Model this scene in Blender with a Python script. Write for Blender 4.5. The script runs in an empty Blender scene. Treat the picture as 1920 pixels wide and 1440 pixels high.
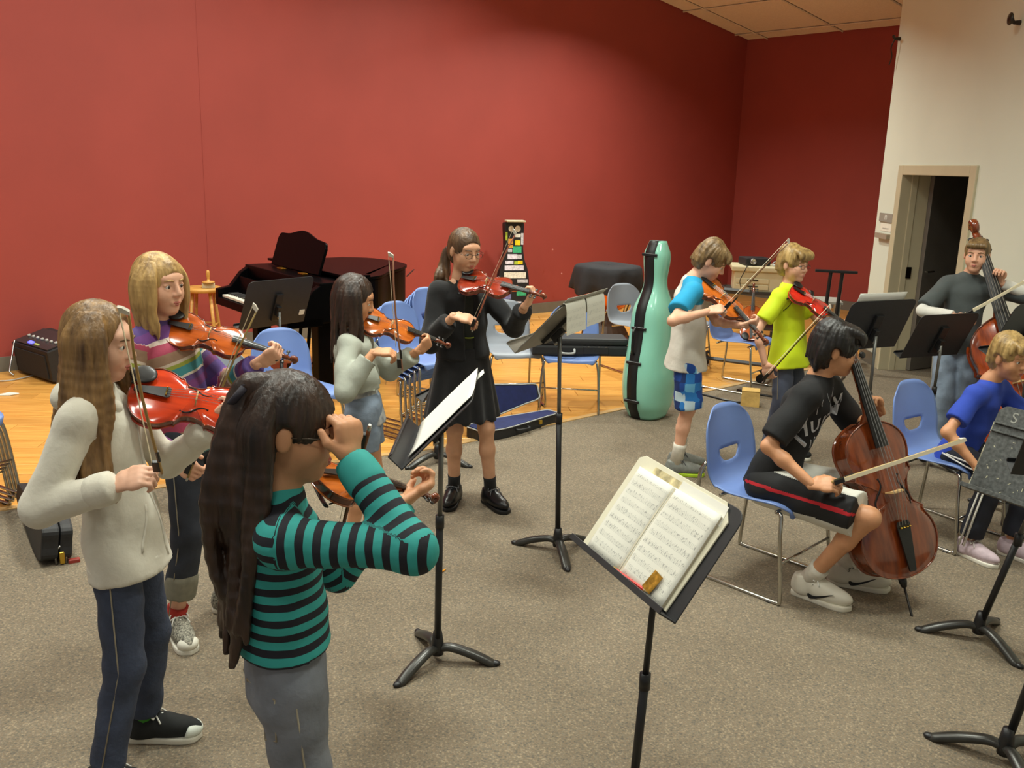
import bpy, bmesh, math, random
import numpy as np
from mathutils import Vector, Matrix
from mathutils.bvhtree import BVHTree
random.seed(7); rng = np.random.default_rng(7)
S = bpy.context.scene
COL = S.collection
PI = math.pi

# ---------------------------------------------------------------- camera
PITCH, ROLL = math.radians(13.5), math.radians(1.7)
_f = Vector((0, math.cos(PITCH), -math.sin(PITCH))); _r = Vector((1, 0, 0)); _u = _r.cross(_f)
_r2 = _r*math.cos(ROLL)+_u*math.sin(ROLL); _u2 = _u*math.cos(ROLL)-_r*math.sin(ROLL)
cam_d = bpy.data.cameras.new('camera'); cam = bpy.data.objects.new('camera', cam_d); COL.objects.link(cam)
M = Matrix((( _r2.x, _u2.x, -_f.x, 0), (_r2.y, _u2.y, -_f.y, 0), (_r2.z, _u2.z, -_f.z, 1.9), (0, 0, 0, 1)))
cam.matrix_world = M
cam_d.sensor_width = 36; cam_d.lens = 36*1715/1920; cam_d.clip_end = 100
S.camera = cam
# ---------------------------------------------------------------- world, exposure
w = bpy.data.worlds.new('world'); S.world = w; w.use_nodes = True
w.node_tree.nodes['Background'].inputs[0].default_value = (1.0, 0.97, 0.92, 1)
w.node_tree.nodes['Background'].inputs[1].default_value = 0.30
S.view_settings.view_transform = 'Standard'; S.view_settings.look = 'None'
S.view_settings.gamma = 1; S.view_settings.use_curve_mapping = False
S.view_settings.exposure = -0.05
# recessed ceiling lamps of the room: x, y, watts, size x, size y, spread in degrees (fixtures are built with the ceiling)
LAMPS = [(-2.6, 4.6, 75, 1.18, .56, 140), (-1.4, 2.0, 75, 1.18, .56, 140), (0.2, 4.9, 160, 1.18, .56, 140), (2.2, 3.0, 85, 1.18, .56, 140), (0.2, -0.8, 50, 1.18, .56, 140), (-4.8, 2.6, 60, 1.18, .56, 140)]
DOWN = [(3.9, 1.9, 88), (5.9, 1.9, 75), (8.4, 1.9, 70), (10.9, 1.9, 60)]   # row of round downlights along the red wall: distance from the corner, from the wall, watts
LAMP_COL = (0.95, 1.0, 0.90)

# ---------------------------------------------------------------- materials
MATS = {}
def lin(c):
    return tuple(((v/255)/12.92 if v/255 <= .04045 else ((v/255+.055)/1.055)**2.4) for v in c)
def nodes(name):
    m = bpy.data.materials.new(name); m.use_nodes = True
    nt = m.node_tree; b = nt.nodes['Principled BSDF']
    return m, nt, b
def N(nt, t, **kw):
    n = nt.nodes.new(t)
    for k, v in kw.items(): setattr(n, k, v)
    return n
def mat(name, rgb, rough=.5, metal=0, var=.12, scale=30, bump=0, bscale=None, coat=0, stretch=None, detail=3, spec=None, sheen=0, rgb2=None, trans=0):
    """procedural material: base colour broken up by noise, optional bump"""
    if name in MATS: return MATS[name]
    m, nt, b = nodes(name); c = lin(rgb)
    tc = N(nt, 'ShaderNodeTexCoord'); src = tc.outputs['Object']
    if stretch:
        mp = N(nt, 'ShaderNodeMapping'); mp.inputs['Scale'].default_value = stretch
        nt.links.new(src, mp.inputs[0]); src = mp.outputs[0]
    nz = N(nt, 'ShaderNodeTexNoise'); nz.inputs['Scale'].default_value = scale; nz.inputs['Detail'].default_value = detail
    nt.links.new(src, nz.inputs['Vector'])
    cr = N(nt, 'ShaderNodeValToRGB')
    lo = c if rgb2 is None else lin(rgb2)
    cr.color_ramp.elements[0].position = .3; cr.color_ramp.elements[1].position = .7
    cr.color_ramp.elements[0].color = (*[v*(1-var) for v in lo], 1)
    cr.color_ramp.elements[1].color = (*[min(1, v*(1+var)) for v in c], 1)
    nt.links.new(nz.outputs['Fac'], cr.inputs[0]); nt.links.new(cr.outputs[0], b.inputs['Base Color'])
    b.inputs['Roughness'].default_value = rough; b.inputs['Metallic'].default_value = metal
    if coat: b.inputs['Coat Weight'].default_value = coat; b.inputs['Coat Roughness'].default_value = .08
    if spec is not None: b.inputs['Specular IOR Level'].default_value = spec
    if sheen: b.inputs['Sheen Weight'].default_value = sheen
    if trans: b.inputs['Transmission Weight'].default_value = trans
    if bump:
        n2 = N(nt, 'ShaderNodeTexNoise'); n2.inputs['Scale'].default_value = bscale or scale; n2.inputs['Detail'].default_value = 4
        nt.links.new(src, n2.inputs['Vector'])
        bp = N(nt, 'ShaderNodeBump'); bp.inputs['Strength'].default_value = bump; bp.inputs['Distance'].default_value = .01
        nt.links.new(n2.outputs['Fac'], bp.inputs['Height']); nt.links.new(bp.outputs[0], b.inputs['Normal'])
    MATS[name] = m
    return m
def band_mat(name, bands, period, rough=.8, attr='tt', warp=.004, bump=.25):
    """cloth whose colour bands follow a coordinate stored on the mesh (stripes knitted round body and sleeves).
    bands = [(start fraction, rgb), ...]"""
    if name in MATS: return MATS[name]
    m, nt, b = nodes(name)
    at = N(nt, 'ShaderNodeAttribute', attribute_name=attr)
    tc = N(nt, 'ShaderNodeTexCoord')
    nz = N(nt, 'ShaderNodeTexNoise'); nz.inputs['Scale'].default_value = 9; nz.inputs['Detail'].default_value = 2
    nt.links.new(tc.outputs['Object'], nz.inputs['Vector'])
    mul = N(nt, 'ShaderNodeMath', operation='MULTIPLY_ADD'); mul.inputs[1].default_value = warp*2
    nt.links.new(nz.outputs['Fac'], mul.inputs[0]); nt.links.new(at.outputs['Fac'], mul.inputs[2])
    dv = N(nt, 'ShaderNodeMath', operation='DIVIDE'); dv.inputs[1].default_value = period
    nt.links.new(mul.outputs[0], dv.inputs[0])
    fr = N(nt, 'ShaderNodeMath', operation='FRACT'); nt.links.new(dv.outputs[0], fr.inputs[0])
    cr = N(nt, 'ShaderNodeValToRGB'); cr.color_ramp.interpolation = 'CONSTANT'
    e = cr.color_ramp.elements
    while len(e) < len(bands): e.new(.5)
    for i, (p, c) in enumerate(bands): e[i].position = p; e[i].color = (*lin(c), 1)
    nt.links.new(fr.outputs[0], cr.inputs[0]); nt.links.new(cr.outputs[0], b.inputs['Base Color'])
    b.inputs['Roughness'].default_value = rough
    n2 = N(nt, 'ShaderNodeTexNoise'); n2.inputs['Scale'].default_value = 26; nt.links.new(tc.outputs['Object'], n2.inputs['Vector'])
    bp = N(nt, 'ShaderNodeBump'); bp.inputs['Strength'].default_value = bump; bp.inputs['Distance'].default_value = .012
    nt.links.new(n2.outputs['Fac'], bp.inputs['Height']); nt.links.new(bp.outputs[0], b.inputs['Normal'])
    MATS[name] = m; return m
def emis(name, rgb, st):
    m, nt, b = nodes(name)
    b.inputs['Base Color'].default_value = (*lin(rgb), 1); b.inputs['Emission Color'].default_value = (*lin(rgb), 1); b.inputs['Emission Strength'].default_value = st
    return m

# ---------------------------------------------------------------- mesh helpers
def me_from(verts, faces, name='mesh', smooth=False):
    me = bpy.data.meshes.new(name); me.from_pydata([tuple(map(float, v)) for v in verts], [], [tuple(map(int, f)) for f in faces]); me.update()
    if smooth: me.shade_smooth()
    return me
def link(name, data, parent=None, m=None, matrix=None):
    o = bpy.data.objects.new(name, data); COL.objects.link(o)
    if parent is not None: o.parent = parent
    if matrix is not None: o.matrix_local = matrix
    if m is not None and data is not None:
        if not data.materials: data.materials.append(m)
        else:
            o.material_slots[0].link = 'OBJECT'; o.material_slots[0].material = m
    return o
def tag(o, label=None, cat=None, group=None, kind=None):
    for k, v in (('label', label), ('category', cat), ('group', group), ('kind', kind)):
        if v: o[k] = v
    return o
def empty(name, loc=(0, 0, 0), rz=0, label=None, cat=None, group=None, matrix=None):
    o = bpy.data.objects.new(name, None); COL.objects.link(o); o.empty_display_size = .05
    if matrix is not None: o.matrix_world = matrix
    else: o.location = loc; o.rotation_euler = (0, 0, rz)
    return tag(o, label, cat, group)
def copy_tree(o, parent=None):
    c = o.copy(); COL.objects.link(c); c.parent = parent
    for ch in o.children: copy_tree(ch, c)
    return c
def basis(x=None, z=None, o=(0, 0, 0), s=1.0):
    """matrix with local x along x and local z as near z as possible"""
    x = Vector(x).normalized(); z = Vector(z); z = (z-x*z.dot(x)).normalized(); y = z.cross(x)
    m = Matrix(((x.x*s, y.x*s, z.x*s, o[0]), (x.y*s, y.y*s, z.y*s, o[1]), (x.z*s, y.z*s, z.z*s, o[2]), (0, 0, 0, 1)))
    return m
class MB:
    def __init__(s): s.v = []; s.f = []
    def add(s, V, Fc):
        n = len(s.v); s.v += [tuple(p) for p in V]; s.f += [tuple(i+n for i in q) for q in Fc]; return s
    def box(s, c, d, m=None, taper=1.0):
        x, y, z = d[0]/2, d[1]/2, d[2]/2
        V = [(sx*x*(taper if sz > 0 else 1), sy*y*(taper if sz > 0 else 1), sz*z) for sz in (-1, 1) for sy in (-1, 1) for sx in (-1, 1)]
        V = [Vector(p) for p in V]
        if m is not None: V = [m @ p for p in V]
        V = [p+Vector(c) for p in V]
        return s.add(V, [(0, 2, 3, 1), (4, 5, 7, 6), (0, 1, 5, 4), (2, 6, 7, 3), (0, 4, 6, 2), (1, 3, 7, 5)])
    def tube(s, pts, r, n=10, cap=True, flat=None):
        """sweep a circle along pts; r number or list; flat = (normal, factor) squashes the section"""
        P = [Vector(p) for p in pts]; k = len(P); R = r if hasattr(r, '__len__') else [r]*k
        T = [(P[min(i+1, k-1)]-P[max(i-1, 0)]).normalized() for i in range(k)]
        up = Vector((0, 0, 1)) if abs(T[0].z) < .9 else Vector((1, 0, 0))
        if flat: up = Vector(flat[0])
        V = []
        a = (up-T[0]*up.dot(T[0])).normalized()
        for i in range(k):
            a = (a-T[i]*a.dot(T[i])).normalized() if not flat else (up-T[i]*up.dot(T[i])).normalized()
            b = T[i].cross(a)
            fa = flat[1] if flat else 1
            for j in range(n):
                t = 2*PI*j/n; V.append(P[i]+a*(R[i]*fa*math.cos(t))+b*(R[i]*math.sin(t)))
        Fc = [(i*n+j, i*n+(j+1) % n, (i+1)*n+(j+1) % n, (i+1)*n+j) for i in range(k-1) for j in range(n)]
        if cap: Fc += [tuple(range(n-1, -1, -1)), tuple((k-1)*n+j for j in range(n))]
        return s.add(V, Fc)
    def lathe(s, prof, n=20, m=None, o=(0, 0, 0)):
        V = []
        for r, z in prof:
            for j in range(n):
                t = 2*PI*j/n; p = Vector((r*math.cos(t), r*math.sin(t), z))
                if m is not None: p = m @ p
                V.append(p+Vector(o))
        k = len(prof)
        Fc = [(i*n+j, i*n+(j+1) % n, (i+1)*n+(j+1) % n, (i+1)*n+j) for i in range(k-1) for j in range(n)]
        Fc += [tuple(range(n-1, -1, -1)), tuple((k-1)*n+j for j in range(n))]
        return s.add(V, Fc)
    def ell(s, c, r, m=None, n=14, k=8):
        V = []; 
        for i in range(1, k):
            a = PI*i/k
            for j in range(n):
                t = 2*PI*j/n; V.append(Vector((r[0]*math.sin(a)*math.cos(t), r[1]*math.sin(a)*math.sin(t), r[2]*math.cos(a))))
        V += [Vector((0, 0, r[2])), Vector((0, 0, -r[2]))]
        if m is not None: V = [m @ p for p in V]
        V = [p+Vector(c) for p in V]
        Fc = [(i*n+j, (i+1)*n+j, (i+1)*n+(j+1) % n, i*n+(j+1) % n) for i in range(k-2) for j in range(n)]
        T, B = len(V)-2, len(V)-1
        Fc += [(T, j, (j+1) % n) for j in range(n)] + [(B, (k-2)*n+(j+1) % n, (k-2)*n+j) for j in range(n)]
        return s.add(V, Fc)
    def prism(s, out, z0, z1, m=None):
        n = len(out); V = [Vector((x, y, z0)) for x, y in out]+[Vector((x, y, z1)) for x, y in out]
        if m is not None: V = [m @ p for p in V]
        return s.add(V, [tuple(range(n-1, -1, -1)), tuple(range(n, 2*n))]+[(i, (i+1) % n, n+(i+1) % n, n+i) for i in range(n)])
    def build(s, name, m, parent=None, smooth=False, bevel=0, matrix=None, seg=2):
        me = bpy.data.meshes.new(name); me.from_pydata([tuple(p) for p in s.v], [], s.f); me.update()
        if smooth: me.shade_smooth()
        if bevel:
            bm = bmesh.new(); bm.from_mesh(me)
            ed = [e for e in bm.edges if len(e.link_faces) == 2 and e.calc_face_angle(0) > .6]
            bmesh.ops.bevel(bm, geom=ed, offset=bevel, segments=seg, affect='EDGES', profile=.6, clamp_overlap=True)
            bm.to_mesh(me); bm.free()
        return link(name, me, parent, m, matrix)
def rot(ax, a): return Matrix.Rotation(a, 3, ax)
def spline(pts, n=8):
    """catmull-rom through pts"""
    P = [np.array(p, float) for p in pts]; P = [2*P[0]-P[1]]+P+[2*P[-1]-P[-2]]; out = []
    for i in range(1, len(P)-2):
        for j in range(n):
            t = j/n; a, b, c, d = P[i-1:i+3]
            out.append(.5*((2*b)+(-a+c)*t+(2*a-5*b+4*c-d)*t*t+(-a+3*b-3*c+d)*t**3))
    out.append(P[-2]); return out
def rrect(w, h, r, n=5):
    out = []
    for cx, cy, a0 in ((w/2-r, h/2-r, 0), (-w/2+r, h/2-r, PI/2), (-w/2+r, -h/2+r, PI), (w/2-r, -h/2+r, 1.5*PI)):
        for i in range(n+1): a = a0+PI/2*i/n; out.append((cx+r*math.cos(a), cy+r*math.sin(a)))
    return out

# ---------------------------------------------------------------- soft bodies: signed distance fields meshed by surface nets
def seg_t(P, a, b):
    ab = b-a; L2 = float(ab @ ab)+1e-12
    return np.clip(((P-a) @ ab)/L2, 0, 1), ab, L2
def d_cone(P, p):
    _, a, b, ra, rb = p[:5]; t, ab, L2 = seg_t(P, a, b)
    return np.linalg.norm(P-a-t[..., None]*ab, axis=-1)-(ra+(rb-ra)*t)
def d_flat(P, p):          # cone with a flat end at b
    d = d_cone(P, p); a, b = p[1], p[2]; ax = (b-a)/np.linalg.norm(b-a)
    return np.maximum(d, (P-b) @ ax)
def d_ell(P, p):
    _, c, R, r = p[:4]; q = (P-c) @ R.T; k0 = np.linalg.norm(q/r, axis=-1); k1 = np.linalg.norm(q/(r*r), axis=-1)+1e-9
    return k0*(k0-1)/k1
def d_oval(P, p):          # tapered oval section from a to b, lateral axis l, (half width, half depth) at both ends
    _, a, b, l, wa, wb = p[:6]; t, ab, L2 = seg_t(P, a, b); ax = ab/math.sqrt(L2)
    v = P-a-t[..., None]*ab; l = l-ax*(l @ ax); l = l/np.linalg.norm(l); f = np.cross(ax, l)
    w_ = wa[0]+(wb[0]-wa[0])*t; d_ = wa[1]+(wb[1]-wa[1])*t; mn = np.minimum(w_, d_)
    va = v @ ax
    q = np.sqrt(((v @ l)/w_)**2+((v @ f)/d_)**2+(va/(mn*.8))**2)
    d = (q-1)*mn
    if len(p) > 6 and p[6] in ('a', 'ab'): d = np.maximum(d, -((P-a) @ ax))
    if len(p) > 6 and p[6] in ('b', 'ab'): d = np.maximum(d, (P-b) @ ax)
    return d
DF = {'c': d_cone, 'k': d_flat, 'e': d_ell, 'x': d_oval}
def bounds(p):
    if p[0] in 'ck':
        r = max(p[3], p[4]); return np.minimum(p[1], p[2])-r, np.maximum(p[1], p[2])+r
    if p[0] == 'e': r = float(max(p[3])); return p[1]-r, p[1]+r
    r = max(*p[4], *p[5]); return np.minimum(p[1], p[2])-r, np.maximum(p[1], p[2])+r
def sdf_mesh(prims, h, k=.02, subs=(), ks=.01, cuts=()):
    """prims: smooth union; subs: smooth subtraction; cuts: (point, normal) planes keeping the negative side"""
    lo = np.min([bounds(p)[0] for p in prims], axis=0)-3*h; hi = np.max([bounds(p)[1] for p in prims], axis=0)+3*h
    n = np.ceil((hi-lo)/h).astype(int)+1
    ax = [lo[i]+h*np.arange(n[i]) for i in range(3)]
    Fd = np.full(n, .2, np.float32)
    def region(p, pad):
        a, b = bounds(p); i0 = np.clip(((a-pad-lo)/h).astype(int), 0, n-1); i1 = np.clip(((b+pad-lo)/h).astype(int)+2, 1, n)
        sl = tuple(slice(i0[i], i1[i]) for i in range(3))
        g = np.stack(np.meshgrid(*[ax[i][sl[i]] for i in range(3)], indexing='ij'), -1)
        return sl, g
    for p in prims:
        kk = p[-1]['k'] if isinstance(p[-1], dict) else k
        q = p[:-1] if isinstance(p[-1], dict) else p
        sl, g = region(q, max(kk, 2*h)); d = DF[q[0]](g, q); F0 = Fd[sl]
        t = np.maximum(kk-np.abs(F0-d), 0)/kk; Fd[sl] = np.minimum(F0, d)-t*t*kk*.25
    for p in subs:
        sl, g = region(p, ks); d = -DF[p[0]](g, p); F0 = Fd[sl]
        t = np.maximum(ks-np.abs(F0-d), 0)/ks; Fd[sl] = np.maximum(F0, d)+t*t*ks*.25
    for c, nn in cuts:
        G = (ax[0][:, None, None]-c[0])*nn[0]+(ax[1][None, :, None]-c[1])*nn[1]+(ax[2][None, None, :]-c[2])*nn[2]
        Fd = np.maximum(Fd, G)
    return nets(Fd, lo, h)
def nets(Fd, lo, h):
    sg = Fd < 0
    nx, ny, nz = Fd.shape
    cnt = np.zeros((nx-1, ny-1, nz-1), np.int8)
    for i in (0, 1):
        for j in (0, 1):
            for k_ in (0, 1): cnt += sg[i:nx-1+i, j:ny-1+j, k_:nz-1+k_]
    cell = (cnt > 0) & (cnt < 8)
    idx = np.full(cell.shape, -1, np.int64); I = np.argwhere(cell); idx[cell] = np.arange(len(I))
    acc = np.zeros((len(I), 3)); num = np.zeros(len(I))
    cor = [(i, j, k_) for i in (0, 1) for j in (0, 1) for k_ in (0, 1)]
    val = {c: Fd[I[:, 0]+c[0], I[:, 1]+c[1], I[:, 2]+c[2]] for c in cor}
    for a in cor:
        for x in range(3):
            if a[x] == 0:
                b = list(a); b[x] = 1; b = tuple(b); fa, fb = val[a], val[b]; m = (fa < 0) != (fb < 0)
                t = np.where(m, fa/(fa-fb+1e-12), 0)
                pt = np.tile(np.array(a, float), (len(I), 1)); pt[:, x] += t
                acc[m] += pt[m]; num[m] += 1
    V = lo+h*(I+acc/np.maximum(num, 1)[:, None])
    Q = []
    for x in range(3):
        y, z = (x+1) % 3, (x+2) % 3
        s0 = [slice(0, -1) if i == x else slice(1, -1) for i in range(3)]; s1 = [slice(1, None) if i == x else slice(1, -1) for i in range(3)]
        A, B = sg[tuple(s0)], sg[tuple(s1)]; E_ = np.argwhere(A != B)
        if not len(E_): continue
        fl = A[tuple(E_.T)]
        E_ = E_.copy(); E_[:, y] += 1; E_[:, z] += 1
        ey = np.zeros(3, int); ey[y] = 1; ez = np.zeros(3, int); ez[z] = 1
        q = np.stack([idx[tuple((E_-ey-ez).T)], idx[tuple((E_-ez).T)], idx[tuple(E_.T)], idx[tuple((E_-ey).T)]], 1)
        q[~fl] = q[~fl][:, ::-1]; Q.append(q)
    return V, np.concatenate(Q)
def relax(V, Q, n=2, lam=.5):
    e = np.concatenate([Q[:, [0, 1]], Q[:, [1, 2]], Q[:, [2, 3]], Q[:, [3, 0]]]); deg = np.bincount(e.ravel(), minlength=len(V))[:, None]+1e-9
    for _ in range(n):
        A = np.zeros_like(V)
        for i in range(3): A[:, i] = np.bincount(e[:, 0], V[e[:, 1], i], len(V))+np.bincount(e[:, 1], V[e[:, 0], i], len(V))
        V = V+lam*(A/deg-V)
    return V
def np_mesh(V, Q, name, attrs=None, mats=None, fidx=None):
    me = bpy.data.meshes.new(name); me.vertices.add(len(V)); me.vertices.foreach_set('co', V.astype(np.float32).ravel())
    k = Q.shape[1]; me.loops.add(len(Q)*k); me.polygons.add(len(Q))
    me.polygons.foreach_set('loop_start', np.arange(0, len(Q)*k, k, dtype=np.int32)); me.loops.foreach_set('vertex_index', Q.astype(np.int32).ravel())
    me.update(calc_edges=True); me.polygons.foreach_set('use_smooth', np.ones(len(Q), bool))
    for nm, a in (attrs or {}).items():
        at = me.attributes.new(nm, 'FLOAT', 'POINT'); at.data.foreach_set('value', a.astype(np.float32))
    for m in mats or []: me.materials.append(m)
    if fidx is not None: me.polygons.foreach_set('material_index', fidx.astype(np.int32))
    me.update(); return me
def V3(*a): return np.array(a, float)
def unit(v): v = np.asarray(v, float); return v/(np.linalg.norm(v)+1e-12)

# ================================================================ the room
CX, CY = 3.4, 14.66                    # far corner of the two red walls
E1 = (-.755, -.656); E2 = (.656, -.755)  # along the long red wall (towards us), along the short one
def ceil_z(x, y): return 3.81+.146*((x-CX)*E1[0]+(y-CY)*E1[1])
RED = mat('red_wall_paint', (158, 66, 58), .62, var=.05, scale=1.5, bump=.04, bscale=180)
WHITE = mat('cream_wall_paint', (215, 219, 203), .7, var=.03, scale=1.2, bump=.04, bscale=160)
def struct(o): o['kind'] = 'structure'; return o
def wall(name, a, b, n, m, th=.15, z1=None):
    """vertical slab from a to b, room side on line ab, thickness along -n, sloped top under the ceiling"""
    V = []
    for (x, y) in (a, b):
        for k in (0, th):
            px, py = x-n[0]*k, y-n[1]*k
            V += [(px, py, 0), (px, py, z1 if z1 else ceil_z(x, y)+.02)]
    mb = MB(); mb.add(V, [(0, 1, 5, 4), (2, 6, 7, 3), (0, 2, 3, 1), (4, 5, 7, 6), (0, 4, 6, 2), (1, 3, 7, 5)])
    return struct(mb.build(name, m))
def pt(s, t): return (CX+E1[0]*s+E2[0]*t, CY+E1[1]*s+E2[1]*t)
nB = (.656, -.755); nS = (-.755, -.656)
wall_back = wall('wall_back', pt(0, 0), pt(15, 0), nB, RED)
wall_side = wall('wall_side', pt(0, 0), pt(0, 5.0), nS, RED)
wr = MB()
def wbox(y0, y1, z0, z1=None):
    V = []
    for y in (y0, y1):
        for x in (3.69, 3.94):
            V += [(x, y, z0), (x, y, z1 if z1 else ceil_z(x, y)+.02)]
    wr.add(V, [(0, 1, 5, 4), (2, 6, 7, 3), (0, 2, 3, 1), (4, 5, 7, 6), (0, 4, 6, 2), (1, 3, 7, 5)])
wbox(9.55, 9.0, 0); wbox(9.0, 7.6, 1.98); wbox(7.6, -2.5, 0)
wall_right = struct(wr.build('wall_right', WHITE))
GREYB = mat('grey_rubber_base', (112, 108, 98), .5, var=.08, scale=8)
def baseb(name, a, b, n, h=.13):
    mb = MB(); V = []
    for (x, y) in (a, b):
        for k in (-.002, .014):
            V += [(x+n[0]*k, y+n[1]*k, .0), (x+n[0]*k, y+n[1]*k, h)]
    mb.add(V, [(0, 1, 5, 4), (2, 6, 7, 3), (0, 2, 3, 1), (4, 5, 7, 6), (0, 4, 6, 2), (1, 3, 7, 5)])
    return struct(mb.build(name, GREYB))
baseb('baseboard_back', pt(0, 0), pt(15, 0), nB); baseb('baseboard_side', pt(0, 0), pt(0, 5), nS)
baseb('baseboard_right', (3.69, 9.55), (3.69, 9.11), (-1, 0)); baseb('baseboard_right', (3.69, 7.54), (3.69, -2.5), (-1, 0))
# the joint where two wall boards meet on the long red wall
mb = MB(); sx = 8.53
for s_ in (sx,):
    x, y = pt(s_, 0); mb.box((x+nB[0]*.002, y+nB[1]*.002, 2.6), (.010, .003, 5.0), rot('Z', math.atan2(E1[1], E1[0])))
struct(mb.build('trim_1', RED))
# floor: slab, planks laid on it, carpet over the front part
FL = struct(MB().box((-1, 6.5, -.06), (18, 20, .10)).build('floor', mat('subfloor', (120, 90, 60), .8)))
wm, nt, b = nodes('oak_plank')
tc = N(nt, 'ShaderNodeTexCoord'); oi = N(nt, 'ShaderNodeObjectInfo')
mp = N(nt, 'ShaderNodeMapping'); mp.inputs['Scale'].default_value = (1.2, 22, 22)
ad = N(nt, 'ShaderNodeVectorMath', operation='ADD'); nt.links.new(tc.outputs['Object'], ad.inputs[0])
sc = N(nt, 'ShaderNodeVectorMath', operation='SCALE'); sc.inputs['Scale'].default_value = 37
nt.links.new(oi.outputs['Random'], sc.inputs[0]); nt.links.new(sc.outputs[0], ad.inputs[1]); nt.links.new(ad.outputs[0], mp.inputs[0])
nz = N(nt, 'ShaderNodeTexNoise'); nz.inputs['Scale'].default_value = 2.2; nz.inputs['Detail'].default_value = 5; nz.inputs['Distortion'].default_value = .6
nt.links.new(mp.outputs[0], nz.inputs['Vector'])
cr = N(nt, 'ShaderNodeValToRGB'); e = cr.color_ramp.elements
e[0].position = .32; e[0].color = (*lin((200, 138, 62)), 1); e[1].position = .68; e[1].color = (*lin((234, 176, 92)), 1)
nt.links.new(nz.outputs['Fac'], cr.inputs[0])
hs = N(nt, 'ShaderNodeHueSaturation'); mr = N(nt, 'ShaderNodeMapRange'); mr.inputs['To Min'].default_value = .9; mr.inputs['To Max'].default_value = 1.08
nt.links.new(oi.outputs['Random'], mr.inputs['Value']); nt.links.new(mr.outputs[0], hs.inputs['Value']); nt.links.new(cr.outputs[0], hs.inputs['Color'])
nt.links.new(hs.outputs[0], b.inputs['Base Color']); b.inputs['Roughness'].default_value = .28
OAK = wm
EDGE = [(-9, .88), (-2.69, 4.65), (-.43, 6.0), (.86, 7.1), (2.42, 8.44), (3.69, 9.53)]
def edge_y(x):
    for (x0, y0), (x1, y1) in zip(EDGE, EDGE[1:]):
        if x0 <= x <= x1: return y0+(y1-y0)*(x-x0)/(x1-x0)
    return 99
pk = MB(); pk.box((0, 0, 0), (1.296, .1765, .010)); pm = None
ang = math.radians(6)
ca, sa = math.cos(ang), math.sin(ang)
row = 0
for j in range(-20, 90):
    v = j*.18; off = ((j*0.37) % 1)*1.3
    for i in range(-8, 8):
        u_ = i*1.3+off; x = u_*ca-v*sa; y = u_*sa+v*ca
        hx = .66
        ey = min(edge_y(max(-8.9, min(3.6, x-hx))), edge_y(max(-8.9, min(3.6, x+hx))))
        if y < ey-.12 or x < -5.6 or x > 5.4: continue
        dw = (x-CX)*nB[0]+(y-CY)*nB[1]; ds = (x-CX)*nS[0]+(y-CY)*nS[1]
        if dw < -.35 or ds < -.3: continue
        if x > 4.2 and y < 9.6: continue
        if pm is None: o = pk.build('plank', OAK, FL, bevel=.0015, seg=1); pm = o.data
        else: o = link('plank', pm, FL)
        o.location = (x, y, -.005+random.uniform(-.0006, .0006)); o.rotation_euler = (0, 0, ang)
cm, nt, b = nodes('speckled_carpet')
tc = N(nt, 'ShaderNodeTexCoord')
def tex(s_, d=2, st=(1, 1, 1)):
    mpp = N(nt, 'ShaderNodeMapping'); mpp.inputs['Scale'].default_value = st; nt.links.new(tc.outputs['Object'], mpp.inputs[0])
    z = N(nt, 'ShaderNodeTexNoise'); z.inputs['Scale'].default_value = s_; z.inputs['Detail'].default_value = d; nt.links.new(mpp.outputs[0], z.inputs['Vector']); return z
c1 = tex(130, 3); cr = N(nt, 'ShaderNodeValToRGB'); cr.color_ramp.elements[0].position = .3; cr.color_ramp.elements[1].position = .72
cr.color_ramp.elements[0].color = (*lin((104, 99, 89)), 1); cr.color_ramp.elements[1].color = (*lin((162, 152, 132)), 1)
for p_, c_ in ((.44, (128, 118, 103)), (.5, (138, 118, 96)), (.56, (124, 122, 112)), (.62, (158, 138, 112))):
    q = cr.color_ramp.elements.new(p_); q.color = (*lin(c_), 1)
nt.links.new(c1.outputs['Fac'], cr.inputs[0])
c2 = tex(3.5, 2); mx = N(nt, 'ShaderNodeMix', data_type='RGBA', blend_type='MULTIPLY'); mx.inputs[0].default_value = .25
nt.links.new(cr.outputs[0], mx.inputs[6]); nt.links.new(c2.outputs['Fac'], mx.inputs[7]); nt.links.new(mx.outputs[2], b.inputs['Base Color'])
b.inputs['Roughness'].default_value = .95; b.inputs['Specular IOR Level'].default_value = .1
bp = N(nt, 'ShaderNodeBump'); bp.inputs['Strength'].default_value = .5; bp.inputs['Distance'].default_value = .006; c3 = tex(240, 2)
nt.links.new(c3.outputs['Fac'], bp.inputs['Height']); nt.links.new(bp.outputs[0], b.inputs['Normal'])
out = [(-9, -2.6), (8, -2.6), (8, 13.2), (3.69, 9.53)]+EDGE[::-1][1:]
carpet = MB().prism(out, -.009, .004).build('floor_carpet', cm); struct(carpet); carpet['label'] = 'grey brown speckled carpet'
mb = MB()
for (x0, y0), (x1, y1) in zip(EDGE, EDGE[1:]):
    d_ = unit((x1-x0, y1-y0)); n_ = (-d_[1], d_[0]); 
    V = [(x0-n_[0]*.012, y0-n_[1]*.012, .004), (x1-n_[0]*.012, y1-n_[1]*.012, .004), (x1+n_[0]*.05, y1+n_[1]*.05, .0005), (x0+n_[0]*.05, y0+n_[1]*.05, .0005)]
    V += [(a_, b_, c_+.006) for a_, b_, c_ in V]
    mb.add(V, [(0, 3, 2, 1), (4, 5, 6, 7), (0, 1, 5, 4), (1, 2, 6, 5), (2, 3, 7, 6), (3, 0, 4, 7)])
struct(mb.build('trim_2', mat('oak_strip', (196, 158, 104), .45, var=.1, scale=20)))
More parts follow.
